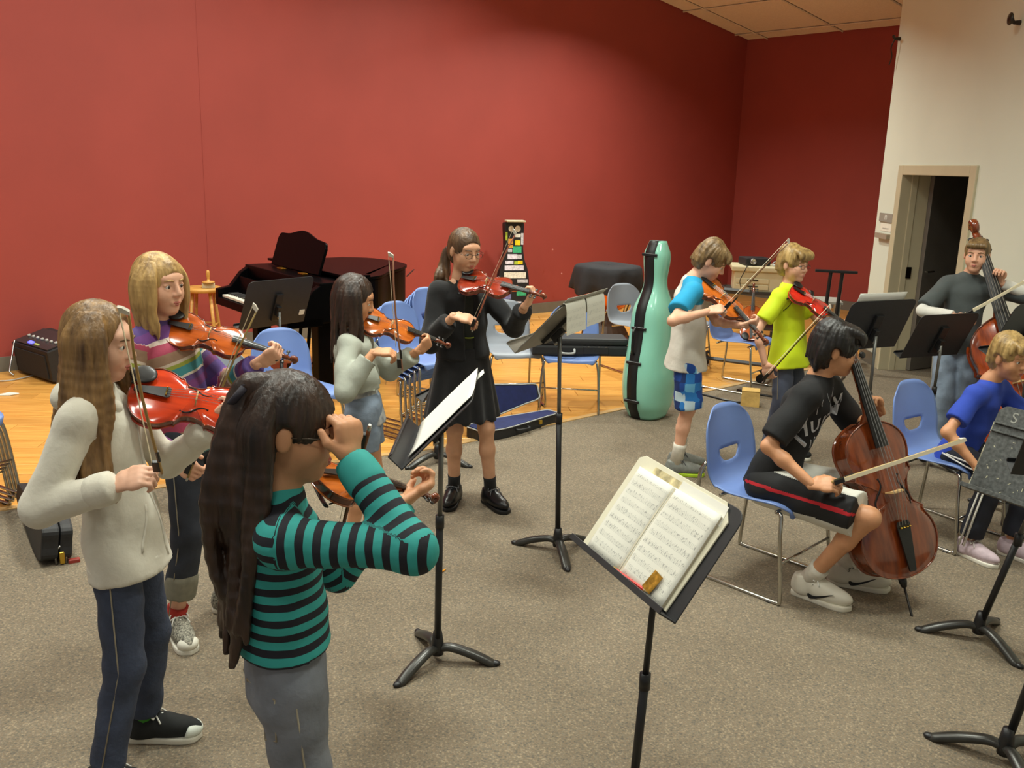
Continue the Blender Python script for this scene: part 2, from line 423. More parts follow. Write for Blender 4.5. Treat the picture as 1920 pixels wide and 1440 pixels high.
# ceiling: slab above, lay-in tiles, grid bars
TILE = mat('ceiling_tile', (246, 240, 228), .9, var=.05, scale=60, bump=.15, bscale=220)
def cpt(s, t, dz=0): x, y = pt(s, t); return (x, y, 3.81+.146*s+dz)
mb = MB(); V = [cpt(-.2, -.2, .05), cpt(16, -.2, .05), cpt(16, 15, .05), cpt(-.2, 15, .05)]; V += [(a_, b_, c_+.1) for a_, b_, c_ in V]
mb.add(V, [(0, 1, 2, 3), (4, 7, 6, 5), (0, 4, 5, 1), (1, 5, 6, 2), (2, 6, 7, 3), (3, 7, 4, 0)])
CE = struct(mb.build('ceiling', TILE))
ss = [-.0]+[.32+1.22*i for i in range(13)]; ts = [0]+[.35+1.22*i for i in range(12)]
tmesh = {}
ex, ey_ = Vector((E1[0], E1[1], .146)).normalized(), Vector((E2[0], E2[1], 0))
for i in range(len(ss)-1):
    for j in range(len(ts)-1):
        a_, b_ = ss[i+1]-ss[i]-.028, ts[j+1]-ts[j]-.028
        key = (round(a_, 3), round(b_, 3)); c_ = cpt((ss[i]+ss[i+1])/2, (ts[j]+ts[j+1])/2, .022)
        if key not in tmesh:
            o = MB().box((0, 0, 0), (a_*1.0106, b_, .018)).build('ceiling_tile', TILE, CE, bevel=.004, seg=1); tmesh[key] = o.data
        else: o = link('ceiling_tile', tmesh[key], CE)
        o.matrix_local = basis(ex, ex.cross(ey_)*-1 if ex.cross(ey_).z < 0 else ex.cross(ey_), c_)
BAR = mat('ceiling_grid_metal', (226, 214, 194), .5, var=.03)
for s_ in ss[1:]:
    mb = MB(); mb.tube([cpt(s_, 0, .006), cpt(s_, 14, .006)], .012, 4); mb.build('grid_bar', BAR, CE)
for t_ in ts[1:]:
    mb = MB(); mb.tube([cpt(0, t_, .006), cpt(15, t_, .006)], .012, 4); mb.build('grid_bar', BAR, CE)
# recessed lamps: louvred troffers over the carpet, a row of round downlights along the red wall
STL = mat('brushed_steel', (150, 150, 148), .3, 1)
LF = mat('lamp_frame_white', (235, 232, 224), .4, var=.02)
LD = emis('lamp_diffuser', (255, 238, 208), 3.0)
def lamp(lx, ly, lw, sx_, sy_, spread, round_):
    z = ceil_z(lx, ly)-.012
    t = empty('downlight' if round_ else 'ceiling_lamp', label='round recessed downlight in the row along the red wall' if round_ else 'recessed rectangular ceiling lamp above the carpet', cat='ceiling lamp', group='downlights along the red wall' if round_ else 'rectangular lamps in the tiled ceiling', matrix=basis(ex, Vector((0, 0, 1)), (lx, ly, z)))
    mb = MB()
    if round_: mb.tube([(sx_*.56*math.cos(a_), sx_*.56*math.sin(a_), 0) for a_ in np.linspace(0, 2*PI, 25)], .014, 6, cap=False)
    else:
        for q in (1, -1): mb.box((0, q*(sy_/2+.02), 0), (sx_+.08, .03, .02)); mb.box((q*(sx_/2+.02), 0, 0), (.03, sy_+.02, .02))
    mb.build('frame', LF, t)
    mb = MB()
    if round_: mb.lathe([(sx_*.52, 0), (sx_*.52, .006)], 24)
    else: mb.box((0, 0, .003), (sx_, sy_, .006))
    mb.build('diffuser', LD, t)
    ld = bpy.data.lights.new('lamp_light', 'AREA'); ld.shape = 'DISK' if round_ else 'RECTANGLE'; ld.size = sx_; ld.size_y = sy_; ld.energy = lw; ld.color = LAMP_COL; ld.spread = math.radians(spread)
    lo_ = bpy.data.objects.new('lamp_light', ld); COL.objects.link(lo_); lo_.parent = t; lo_.matrix_local = t.matrix_world.to_3x3().inverted().to_4x4(); lo_.location = (0, 0, -.02)
for q in LAMPS: lamp(*q, False)
for s_, d_, lw in DOWN:
    x, y = pt(s_, d_); lamp(x, y, lw, .26, .26, 134, True)
# doorway in the cream wall
FR = mat('door_frame_paint', (196, 186, 156), .45, var=.03, scale=4)
fr = MB()
for y in (9.05, 7.61): fr.box((3.81, y, 1.0), (.28, .11, 2.0))
fr.box((3.81, 8.33, 1.955), (.28, 1.33, .09))
for y in (9.0, 7.66): fr.box((3.80, y, .97), (.06, .03, 1.94))
dr = struct(fr.build('door_1', FR, bevel=.006)); dr['label'] = 'cream painted door frame'
DARK = mat('dark_grey_door', (112, 106, 98), .5, var=.06, scale=6)
lf = MB(); lf.box((.62, 0, .99), (1.24, .045, 1.96)); o = lf.build('door_leaf', DARK, dr, bevel=.004); o.location = (3.96, 8.98, 0); o.rotation_euler = (0, 0, math.radians(30))
MB().box((3.845, 8.988, .98), (.05, .012, .11)).build('strike_plate', mat('dark_brass', (50, 40, 30), .4, 1), dr)
h_ = MB(); h_.tube([(3.99, 8.94, 1.0), (3.99, 8.90, 1.0), (4.09, 8.98, 1.0)], .009, 8); h_.build('door_handle', mat('brushed_steel', (150, 150, 148), .3, 1), dr)
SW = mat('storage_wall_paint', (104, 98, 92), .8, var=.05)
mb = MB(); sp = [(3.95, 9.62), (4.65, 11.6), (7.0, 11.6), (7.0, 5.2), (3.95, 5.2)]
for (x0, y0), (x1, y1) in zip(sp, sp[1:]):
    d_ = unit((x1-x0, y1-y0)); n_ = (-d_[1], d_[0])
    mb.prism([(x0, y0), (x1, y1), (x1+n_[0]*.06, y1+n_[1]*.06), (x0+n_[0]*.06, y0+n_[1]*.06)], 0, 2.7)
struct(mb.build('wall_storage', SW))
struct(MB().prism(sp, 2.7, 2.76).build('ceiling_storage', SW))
t = empty('storage_cabinet', (5.45, 10.9, 0), 0, 'dark tall steel cabinet with grey top in the unlit storage room', 'cabinet')
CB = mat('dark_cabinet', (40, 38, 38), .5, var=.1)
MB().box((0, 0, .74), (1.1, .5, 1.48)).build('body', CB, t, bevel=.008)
for sg in (-1, 1):
    d_ = MB().box((sg*.27, -.26, .72), (.52, .02, 1.38)).build('door', CB, t, bevel=.004)
    MB().box((sg*.05, -.275, .85), (.015, .02, .14)).build('handle', mat('brushed_steel', (150, 150, 148), .3, 1), d_)
MB().box((0, 0, 1.52), (1.16, .56, .07)).build('top_panel', mat('grey_laminate', (120, 118, 112), .5), t, bevel=.01)
# small plates by the door
def plate(name, y, z, w_, hgt, m, label, th=.012):
    o = MB().prism(rrect(w_, hgt, .008), 0, th, Matrix(((0, 0, -1, 3.69), (-1, 0, 0, y), (0, 1, 0, z), (0, 0, 0, 1)))).build(name, m); tag(o, label, 'sign'); return o
SG = mat('sign_grey', (150, 145, 134), .5, var=.04)
sg_ = plate('room_sign', 9.29, 1.49, .33, .085, SG, 'grey room number sign on the cream wall by the doorway')
def text_mesh(txt, size, ext=.001):
    cu = bpy.data.curves.new('txt', 'FONT'); cu.body = txt; cu.size = size; cu.extrude = ext; cu.align_x = 'CENTER'; cu.align_y = 'CENTER'
    o = bpy.data.objects.new('txt', cu); COL.objects.link(o)
    bpy.context.view_layer.update(); me = bpy.data.meshes.new_from_object(o.evaluated_get(bpy.context.evaluated_depsgraph_get()))
    bpy.data.objects.remove(o); bpy.data.curves.remove(cu); return me
LW = mat('lettering_white', (232, 230, 222), .6, var=.02)
me = text_mesh('10', .07); o = link('number', me, sg_, LW); o.matrix_local = Matrix(((0, 0, -1, 3.69-.013), (-1, 0, 0, 9.29), (0, 1, 0, 1.49), (0, 0, 0, 1)))
cd = plate('name_card', 9.28, 1.395, .27, .075, mat('card_white', (230, 224, 208), .7, var=.03), 'small pale printed card on the wall below the room number sign', .004)
MB().box((3.685, 9.28, 1.385), (.002, .15, .008)).build('print_line', mat('print_grey', (170, 165, 155), .7), cd)
plate('card_holder', 9.285, 1.31, .30, .05, mat('holder_beige', (160, 146, 128), .4, var=.05), 'beige rounded plastic holder on the wall below the pale card', .045)
for (y, z, nm, lb) in ((9.50, 3.2, 'wall_hook', 'small dark hook with a hanging wire high on the cream wall edge'), (7.25, 3.03, 'sprinkler', 'small dark sprinkler head high on the cream wall')):
    t = empty(nm, (3.69, y, z), 0, lb, 'fixture'); DK = mat('dark_fixture', (60, 52, 44), .4, .6)
    mb = MB(); mb.tube([(0, 0, 0), (-.05, 0, .0), (-.08, -.03, .02)], [.02, .014, .014], 8); mb.build('stem', DK, t)
    mb = MB()
    if nm == 'wall_hook': mb.tube(spline([(-.05, 0, 0), (-.07, .02, -.08), (-.05, .03, -.16), (-.06, .05, -.24)]), .006, 6)
    else: mb.lathe([(.005, 0), (.045, .01), (.045, .016), (.005, .03)], 12, rot('Y', -PI/2), (-.08, -.03, .02))
    mb.build('wire' if nm == 'wall_hook' else 'deflector', DK, t, True)

# ================================================================ people
SKIN = {}
def skin(name, rgb):
    m = mat('skin_'+name, rgb, .5, var=.06, scale=25, bump=.03, bscale=150); m.node_tree.nodes['Principled BSDF'].inputs['Subsurface Weight'].default_value = .08
    m.node_tree.nodes['Principled BSDF'].inputs['Subsurface Radius'].default_value = (.02, .008, .005)
    return m
def hairmat(name, rgb, rgb2, rough=.42):
    return mat('hair_'+name, rgb, rough, var=.15, scale=34, bump=.5, bscale=60, stretch=(1, 1, .16), rgb2=rgb2, detail=5)
EYEW = mat('eye_white', (225, 218, 208), .25, var=.02); IRIS = mat('iris_dark', (52, 38, 28), .2, var=.1, scale=200); LIP = mat('lips', (186, 108, 96), .45, var=.06)
def two_bone(a, c, la, lb, pole):
    """elbow / knee position between a and c"""
    d = c-a; L = np.linalg.norm(d); u = d/L
    if L > (la+lb)*.999: c = a+u*(la+lb)*.999; L = (la+lb)*.999
    x = (la*la-lb*lb+L*L)/(2*L); h = math.sqrt(max(0, la*la-x*x))
    p = np.asarray(pole, float); p = p-u*(p @ u); p = unit(p)
    return a+u*x+p*h, c
def hand_prims(wr, d, n, side, curl, sc, spread=.0, thumb=(.5, .4)):
    """palm, four fingers of three bones, thumb from the side of the palm. d hand direction, n palm normal"""
    d = unit(d); n = unit(n-d*(n @ d)); t = np.cross(d, n) if side == 'R' else np.cross(n, d)
    P = []; kn = wr+d*.078*sc
    P.append(('x', wr-d*.01*sc, kn-d*.008*sc, t, (.024*sc, .016*sc), (.036*sc, .0125*sc)))
    for i, (o, L) in enumerate(((.028, .066), (.0095, .074), (-.0095, .069), (-.027, .055))):
        p = kn+t*o*sc; a = 0; r = .0088*sc*(1 if i < 3 else .88); dirb = unit(d+t*o*spread*30)
        cc = curl[i] if hasattr(curl, '__len__') else curl
        P.append(('c', p-d*.025*sc, p, r*1.1, r*1.05, {'k': .012}))
        for fr_, ca in ((.44, .9), (.31, 1.25), (.25, .8)):
            a += cc*ca; q = p+(dirb*math.cos(a)+n*math.sin(a))*L*fr_*sc
            P.append(('c', p, q, r, r*.9, {'k': .004})); p = q; r *= .9
    b = wr+d*.022*sc+t*.024*sc; q = b+(t*.72+d*.62+n*thumb[0]*.9)*.036*sc; e = q+(d*.9+t*.15+n*thumb[1])*.028*sc
    P += [('c', b-t*.01*sc, b, .014*sc, .0135*sc, {'k': .015}), ('c', b, q, .0125*sc, .0105*sc, {'k': .008}), ('c', q, e, .0102*sc, .0082*sc, {'k': .004})]
    return P
def headframe(yaw, pitch, roll=0):
    y, p = math.radians(yaw), math.radians(pitch)
    f = V3(math.cos(y)*math.cos(p), math.sin(y)*math.cos(p), -math.sin(p)); l = V3(-math.sin(y), math.cos(y), 0); u = np.cross(f, l)
    r = math.radians(roll); return f, l*math.cos(r)+u*math.sin(r), u*math.cos(r)-l*math.sin(r)
def strip_k(prims): return [q[:-1] if isinstance(q[-1], dict) else q for q in prims]
def nearest(V, prims):
    D = np.stack([DF[q[0]](V, q) for q in strip_k(prims)], 1); return D.argmin(1)
SHOE = {}
def shoe_meshes():
    P = [('e', V3(.075, 0, .043), np.eye(3), V3(.112, .042, .040)), ('e', V3(-.015, 0, .045), np.eye(3), V3(.052, .036, .046)), ('k', V3(-.012, 0, .04), V3(-.018, 0, .092), .038, .036),
         ('e', V3(.035, 0, .066), np.eye(3), V3(.06, .028, .028))]
    V, Q = sdf_mesh(P, .0045, .03, cuts=[(V3(0, 0, .018), V3(0, 0, -1))]); V = relax(V, Q, 1); SHOE['upper'] = np_mesh(V, Q, 'upper')
    out = [(x, y) for x, y in spline([(-.066, 0), (-.05, .033), (.0, .037), (.06, .041), (.12, .046), (.165, .036), (.187, 0)], 6)]
    out = out+[(x, -y) for x, y in out[::-1][1:-1]]
    o = MB().prism(out[::-1], 0, .022).build('sole', LW, None, bevel=.006); SHOE['sole'] = o.data; bpy.data.objects.remove(o)
    P = [('e', V3(.142, 0, .036), np.eye(3), V3(.047, .042, .030))]
    V, Q = sdf_mesh(P, .0045, .02, cuts=[(V3(0, 0, .020), V3(0, 0, -1)), (V3(.128, 0, 0), V3(-1, 0, .35))]); SHOE['toe'] = np_mesh(relax(V, Q, 1), Q, 'toe')
    mb = MB()
    for i in range(5):
        x = .035+i*.019; z = .098-i*.0075
        z += .004; mb.tube([(x, -.026, z-.014), (x+.004, 0, z), (x, .026, z-.014)], .0046, 6, flat=((0, 0, 1), .6))
    for sg in (-1, 1):
        mb.tube(spline([(.03, 0, .1), (.024, sg*.025, .107), (.04, sg*.036, .092), (.034, sg*.012, .1)], 4), .0028, 6); mb.tube(spline([(.03, 0, .1), (.045, sg*.022, .097), (.062, sg*.036, .075)], 4), .0028, 6)
    o = mb.build('laces', LW, None, True); SHOE['laces'] = o.data; bpy.data.objects.remove(o)
    for k in ('sole', 'laces'): SHOE[k].materials.clear()
    mb = MB()   # curved tick mark for the side of a sports shoe
    up = spline([(-.035, .030), (-.02, .004), (.03, .022), (.075, .05)], 6); dn = spline([(.075, .05), (.03, .031), (-.008, .018), (-.035, .030)], 6)
    mb.prism([(x, z) for x, z in up+dn[1:-1]], 0, .004); SHOE['tick'] = mb
shoe_meshes()
def add_shoe(parent, x, y, yaw, mu, ms, ml, mt=None, sc=1.0, tick=None):
    o = link('shoe', SHOE['upper'], parent, None); 
    if not SHOE['upper'].materials: SHOE['upper'].materials.append(mu)
    o.material_slots[0].link = 'OBJECT'; o.material_slots[0].material = mu
    o.matrix_local = Matrix.Translation((x, y, .004)) @ Matrix.Rotation(math.radians(yaw), 4, 'Z') @ Matrix.Scale(sc, 4)
    for nm, m in (('sole', ms), ('laces', ml))+((('toe', mt),) if mt else ()):
        if not SHOE[nm].materials: SHOE[nm].materials.append(m)
        c = link({'toe': 'toe_cap'}.get(nm, nm), SHOE[nm], o); c.material_slots[0].link = 'OBJECT'; c.material_slots[0].material = m
    if tick:
        c = SHOE['tick'].build('tick_mark', tick, o); c.matrix_local = Matrix.Translation((.050, -.0385, .014)) @ Matrix.Rotation(PI/2, 4, 'X')
    return o
def person(label, h, pel, neck, head, yaw, hyaw, hpitch, wr, hand, feet, fit, poles=None, knees=None, tyaw=None, hroll=0, skinc=None, hair=None, shw=.130, fat=1.0, seated=False):
    """wr: wrist targets, hand: (direction, palm normal, curl), fit: list of garments, hair: dict"""
    s = h/1.55; root = empty('person', (float(pel[0]), float(pel[1]), 0), 0, label, 'person')
    base = V3(pel[0], pel[1], 0)
    loc = lambda p: np.asarray(p, float)-base
    pel, neck, head = loc(pel), loc(neck), loc(head)
    ph = math.radians(yaw); f2 = V3(math.cos(ph), math.sin(ph), 0); l2 = V3(-f2[1], f2[0], 0)
    ty = math.radians(yaw if tyaw is None else tyaw); tf = V3(math.cos(ty), math.sin(ty), 0); tl = V3(-tf[1], tf[0], 0)
    J = {}; wr = {k: loc(v) for k, v in wr.items()}
    for sd, sg in (('L', 1), ('R', -1)):
        J['sh'+sd] = neck+tl*sg*shw*s-V3(0, 0, .062*s)
        pole = (poles or {}).get(sd, V3(0, 0, -1)-tf*.25+tl*sg*.5)
        J['el'+sd], J['wr'+sd] = two_bone(J['sh'+sd], wr[sd], .272*s, .235*s, pole)
        J['hp'+sd] = pel+l2*sg*.066*s-V3(0, 0, .03*s)
        fx, fy, fyaw = feet[sd]; a = V3(fx, fy, .085*s)-base; J['an'+sd] = a
        fk = V3(math.cos(math.radians(fyaw)), math.sin(math.radians(fyaw)), 0)
        kp = f2*.7+fk*.3+(V3(0, 0, .6) if seated else 0)
        if knees and sd in knees: J['kn'+sd] = loc(knees[sd])
        else: L_ = np.linalg.norm(J['hp'+sd]-a); J['kn'+sd], _ = two_bone(J['hp'+sd], a, .515*L_, .492*L_, kp)
    waist = pel+(neck-pel)*.36; chest = pel+(neck-pel)*.74
    hf, hl, hu = headframe(hyaw, hpitch, hroll); R = np.stack([hl, hf, hu]); hs = .97*(s**.35)
    H = lambda l_, f_, u_: head+(hl*l_+hf*f_+hu*u_)*hs
    # ---- body, one mesh: head fine, hands fine, trunk and limbs coarser
    Hp = [('e', H(0, -.012, .022), R, V3(.073, .090, .086)*hs), ('e', H(0, .022, -.04), R, V3(.058, .064, .074)*hs), ('e', H(0, .056, -.092), R, V3(.026, .024, .022)*hs),
          ('e', H(.034, .05, -.032), R, V3(.026, .028, .032)*hs), ('e', H(-.034, .05, -.032), R, V3(.026, .028, .032)*hs), ('e', H(0, .068, .03), R, V3(.05, .018, .02)*hs),
          ('c', H(0, .086, .008), H(0, .101, -.026), .0075*hs, .0115*hs, {'k': .012}), ('e', H(.011, .092, -.032), R, V3(.008, .010, .008)*hs, {'k': .006}), ('e', H(-.011, .092, -.032), R, V3(.008, .010, .008)*hs, {'k': .006}),
          ('e', H(0, .083, -.062), R, V3(.022, .010, .012)*hs, {'k': .010}),
          ('e', H(.075, -.008, -.008), R, V3(.008, .018, .029)*hs, {'k': .006}), ('e', H(-.075, -.008, -.008), R, V3(.008, .018, .029)*hs, {'k': .006}),
          ('c', H(0, -.018, -.05), neck+V3(0, 0, .005), .044*hs, .045*s), ('c', neck+V3(0, 0, .005), neck-V3(0, 0, .05*s), .046*s, .054*s)]+[('c', H(sg*a_[0], a_[1], a_[2]), H(sg*b_[0], b_[1], b_[2]), r_*hs, r_*hs, {'k': .003}) for sg in (1, -1) for a_, b_, r_ in (((.017, .0805, .006), (.031, .0855, .0095), .0042), ((.031, .0855, .0095), (.046, .076, .005), .0042), ((.018, .080, -.008), (.031, .0835, -.0105), .003), ((.031, .0835, -.0105), (.044, .076, -.007), .003))]
    sb = [('e', H(sg*.031, .093, .0), R, V3(.016, .010, .009)*hs) for sg in (1, -1)]+[('e', H(0, .098, -.0625), R, V3(.020, .006, .0016)*hs)]
    pieces = [sdf_mesh(Hp, .0045, .026, sb, .010)]
    pieces[0] = (relax(*pieces[0], 1, .4), pieces[0][1])
    Bp = [('x', pel-V3(0, 0, .04*s), waist, l2, (.116*s*fat, .080*s), (.096*s*fat, .070*s)), ('x', waist, chest, tl, (.096*s*fat, .070*s), (.112*s*fat, .077*s)), ('c', J['shL'], J['shR'], .034*s, .034*s), ('c', chest, neck, .078*s, .046*s), ('c', neck-V3(0, 0, .02*s), J['shL'], .036*s, .033*s), ('c', neck-V3(0, 0, .02*s), J['shR'], .036*s, .033*s)]
    for sd in 'LR':
        Bp += [('c', J['sh'+sd], J['el'+sd], .036*s, .029*s), ('c', J['el'+sd], J['el'+sd]*.65+J['wr'+sd]*.35, .029*s, .030*s), ('c', J['el'+sd]*.65+J['wr'+sd]*.35, J['wr'+sd], .030*s, .0215*s),
               ('c', J['hp'+sd], J['kn'+sd], .066*s*fat, .045*s), ('c', J['kn'+sd], J['kn'+sd]*.65+J['an'+sd]*.35-f2*.006, .041*s, .041*s), ('c', J['kn'+sd]*.65+J['an'+sd]*.35-f2*.006, J['an'+sd], .041*s, .029*s)]
    pieces.append(sdf_mesh(Bp, .008, .025)); pieces[1] = (relax(*pieces[1], 1, .5), pieces[1][1])
    for sd in 'LR':
        d, n, curl = hand[sd][:3]; tp = hand[sd][3] if len(hand[sd]) > 3 else (.5, .4)
        pieces.append(sdf_mesh(hand_prims(J['wr'+sd], np.asarray(d, float), np.asarray(n, float), sd, curl, s*1.0, thumb=tp), .0042, .006))
    Vs, Qs, o_ = [], [], 0
    for V, Q in pieces: Vs.append(V); Qs.append(Q+o_); o_ += len(V)
    body = link('body', np_mesh(np.concatenate(Vs), np.concatenate(Qs), 'body', mats=[skinc]), root)
    # face details
    for sg in (1, -1):
        e = H(sg*.031, .0715, -.0005); mb = MB(); mb.ell((0, 0, 0), (.0128*hs,)*3, n=14, k=10)
        eye = mb.build('eye', EYEW, body, True); eye.location = e
        mb = MB(); mb.ell(tuple(hf*.0088*hs), (.0072*hs, .0072*hs, .0048*hs), Matrix(np.stack([hl, hu, hf], 1).tolist()), n=12, k=6); mb.build('iris', IRIS, eye, True)
        mb = MB(); mb.tube([H(sg*.014, .090, .021), H(sg*.03, .088, .026), H(sg*.047, .074, .021)], [.0025, .0035, .0018], 6); mb.build('eyebrow', hair['mat'], body, True)
    mb = MB(); mb.tube([H(.021, .081, -.0625), H(.01, .0895, -.060), H(0, .0915, -.0612), H(-.01, .0895, -.060), H(-.021, .081, -.0625)], [.001, .0042, .004, .0042, .001], 8); 
    mb.tube([H(.018, .0825, -.066), H(0, .090, -.0695), H(-.018, .0825, -.066)], [.001, .0048, .001], 8); mb.build('mouth', LIP, body, True)
    C = dict(J=J, s=s, root=root, body=body, pel=pel, waist=waist, chest=chest, neck=neck, head=head, H=H, R=R, hs=hs, hf=hf, hl=hl, hu=hu, f2=f2, l2=l2, tf=tf, tl=tl, feet=feet, base=base, fat=fat)
    make_hair(C, hair)
    for g in fit: g(C)
    return C
# ---- hair
def make_hair(C, hr):
    H, R, hs, hf, hl, hu = C['H'], C['R'], C['hs'], C['hf'], C['hl'], C['hu']
    th = hr.get('thick', .012)
    P = [('e', H(0, -.014, .026), R, (V3(.074, .092, .087)+th)*hs), ('e', H(0, -.045, -.02), R, (V3(.066, .058, .07)+th*.8)*hs)]
    subs = [('e', H(0, .088+hr.get('fringe_f', 0), hr.get('face_u', -.045)), R, V3(hr.get('face_w', .062), .07, hr.get('face_h', .088))*hs)]
    subs += [('e', H(sg*.08, .02, -.075), R, V3(.04, .06, .065)*hs) for sg in (1, -1)] if hr.get('ears', True) else []
    if hr.get('ears', True): subs += [('e', H(sg*.085, -.006, -.008), R, V3(.018, .022, .03)*hs) for sg in (1, -1)]
    if hr.get('tufts'):
        rr = random.Random(5)
        for i in range(26):
            a = 2*PI*i/26+rr.uniform(-.08, .08); c_, s_ = math.cos(a), math.sin(a); k = 1+th*6; eu = (.05 if s_ > .5 else (.02 if s_ > -.2 else -.05))+rr.uniform(-.012, .012)
            hr.setdefault('locks', []); hr['locks'].append(([(.03*c_, -.03+.02*s_, .118+th*.5), (.068*c_*k, -.012+.075*s_*k, .082), (.082*c_*k, -.012+.098*s_*k, eu)], .013, .006))
    if hr.get('nape'): subs.append(('e', H(0, -.05, -.14), R, V3(.12, .1, .06)*hs))
    L = []
    for path, r0, r1 in hr.get('locks', []):     # paths in head coordinates (l, f, u) or world offsets
        Q = [H(*p) for p in path]; Q = spline(Q, 4); n = len(Q)
        for i in range(n-1):
            a, b = i/(n-1), (i+1)/(n-1); rr = lambda t: r0+(r1-r0)*t**1.5
            L.append(('c', Q[i], Q[i+1], rr(a), rr(b), {'k': .010}))
    W = []
    for path, r0, r1 in hr.get('hang', []):      # hanging hair: path of world offsets from the head centre
        Q = spline([C['head']+np.asarray(p, float) for p in path], 4); n = len(Q)
        for i in range(n-1):
            a, b = i/(n-1), (i+1)/(n-1); rr = lambda t: r0+(r1-r0)*t**1.6
            W.append(('c', Q[i], Q[i+1], rr(a), rr(b), {'k': .007}))
    V, Q = sdf_mesh(P+L, .005, .02, subs, .012)
    if W:
        V2, Q2 = sdf_mesh(W, .0055, .01); V, Q = np.concatenate([V, V2]), np.concatenate([Q, Q2+len(V)])
    # strand relief: push along the normal with noise that runs lengthwise
    q = (V-C['head']) @ R.T; a = np.arctan2(q[:, 0], -q[:, 1]+.02)
    w_ = np.sin(a*34+q[:, 2]*8)*.5+np.sin(a*61+1.3+q[:, 2]*15)*.35
    c_ = V-C['head']; nrm = c_/(np.linalg.norm(c_, axis=1)[:, None]+1e-9)
    V = V+nrm*(w_*hr.get('relief', .0022))[:, None]
    o = link('hair', np_mesh(V, Q, 'hair', mats=[hr['mat']]), C['root'])
    C['hair'] = o
# ---- garments
def torso_prims(C, off, hem, hemw=None, flat='a', top=None):
    """oval trunk from hem (metres below pelvis centre, negative is above) to the shoulders"""
    s, ft = C['s'], C['fat']; up = unit(C['neck']-C['pel']); a = C['pel']-up*hem
    hw = hemw or (.132*s*ft, .096*s)
    return [('x', a, C['waist'], C['l2'], (hw[0]+off, hw[1]+off), (.101*s*ft+off, .075*s+off), 'a'), ('x', C['waist'], C['chest'], C['tl'], (.101*s*ft+off, .075*s+off), (.115*s*ft+off, .081*s+off)),
            ('c', C['chest'], C['neck']-V3(0, 0, .02*s), .078*s+off, .047*s+off), ('c', C['J']['shL'], C['J']['shR'], .034*s+off, .034*s+off), ('c', C['neck']-V3(0, 0, .028*s), C['J']['shL'], .034*s+off, .035*s+off), ('c', C['neck']-V3(0, 0, .028*s), C['J']['shR'], .034*s+off, .035*s+off)]
def sleeve_prims(C, off, frac, w0=.046, w1=.038, w2=.030, sides='LR'):
    w0, w1, w2 = w0*.80, w1*.82, w2*.86
    """frac: 0..1 upper arm, 1..2 forearm"""
    P = []; s = C['s']
    for sd in sides:
        a, e, w_ = C['J']['sh'+sd], C['J']['el'+sd], C['J']['wr'+sd]
        if frac <= 1: P.append(('k', a, a+(e-a)*frac, w0*s+off, (w0*1.08)*s+off))
        else:
            P.append(('c', a, e, w0*s+off, w1*s+off)); P.append(('k', e, e+(w_-e)*(frac-1), w1*s+off, w2*s+off))
    return P
def wrinkle(V, amp, fr=22, seed=0):
    ph = seed*1.7
    n = np.sin(V[:, 0]*fr+np.sin(V[:, 2]*fr*.7+ph)*1.6+ph)*np.sin(V[:, 1]*fr*1.1+V[:, 2]*fr*.9+ph*2)+.5*np.sin(V[:, 2]*fr*1.9+np.sin(V[:, 0]*fr+ph)*2)
    return n*amp
def vnormals(V, Q):
    n = np.cross(V[Q[:, 2]]-V[Q[:, 0]], V[Q[:, 3]]-V[Q[:, 1]]); A = np.zeros_like(V)
    for k in range(4): np.add.at(A, Q[:, k], n)
    return A/(np.linalg.norm(A, axis=1)[:, None]+1e-12)
def cloth(C, name, prims, m, h=.007, k=.024, subs=(), ks=.01, cuts=(), amp=.0035, fr=20, tagger=None, mats=None, attr=None, parent=None):
    V, Q = sdf_mesh(prims, h, k, subs, ks, cuts); V = relax(V, Q, 1, .5)
    att = {'tt': attr(V)} if attr else {}
    fid = None
    if tagger is not None: fid = tagger(V[Q].mean(1))
    if amp: V = V+vnormals(V, Q)*wrinkle(V, amp, fr, len(name))[:, None]
    o = link(name, np_mesh(V, Q, name, att, mats or [m], fid), parent or C['root'])
    return o
def stripe_attr(C, shift=0.0):
    """coordinate running up the trunk and down each sleeve"""
    up = unit(C['neck']-C['pel']); J = C['J']
    def f(V):
        tt = (V-C['pel']) @ up; best = np.full(len(V), 9.)
        ch = d_oval(V, ('x', C['pel'], C['chest'], C['tl'], (.13, .09), (.14, .09))); best = ch-.005
        for sd in 'LR':
            a, e, w_ = J['sh'+sd], J['el'+sd], J['wr'+sd]; L1 = np.linalg.norm(e-a); L2 = np.linalg.norm(w_-e)
            for p, q, o_, L in ((a, e, 0, L1), (e, w_, L1, L2)):
                t, ab, l2 = seg_t(V, p, q); tr = ((V-p) @ ab)/l2; d = np.linalg.norm(V-p-t[:, None]*ab, axis=1)-.045
                m_ = (d < best) & (((V-p) @ ab > 0) | (p is e)); tt = np.where(m_, .34-(o_+np.clip(tr, -.3, 1.25)*L), tt); best = np.where(m_, d, best)
        return tt+shift
    return f
def pants_prims(C, off, frac=2.0, wk=None, wa=None, hipw=None, top=.06):
    """frac 0..1 thigh, 1..2 shin"""
    s, ft = C['s'], C['fat']; J = C['J']; P = [('x', C['pel']-V3(0, 0, .05*s), C['pel']+unit(C['neck']-C['pel'])*top*s, C['l2'], ((hipw or .12)*s*ft+off, .087*s+off), (.108*s*ft+off, .079*s+off), 'b')]
    for sd in 'LR':
        a, k_, n_ = J['hp'+sd], J['kn'+sd], J['an'+sd]
        r1 = (wk or .054)*.9*s+off; r2 = (wa or .040)*s+off
        if frac <= 1: P.append(('k', a, a+(k_-a)*frac, .069*s*ft+off, r1))
        else: P += [('c', a, k_, .069*s*ft+off, r1), ('k', k_, k_+(n_-k_)*(frac-1), r1, r2)]
    return P
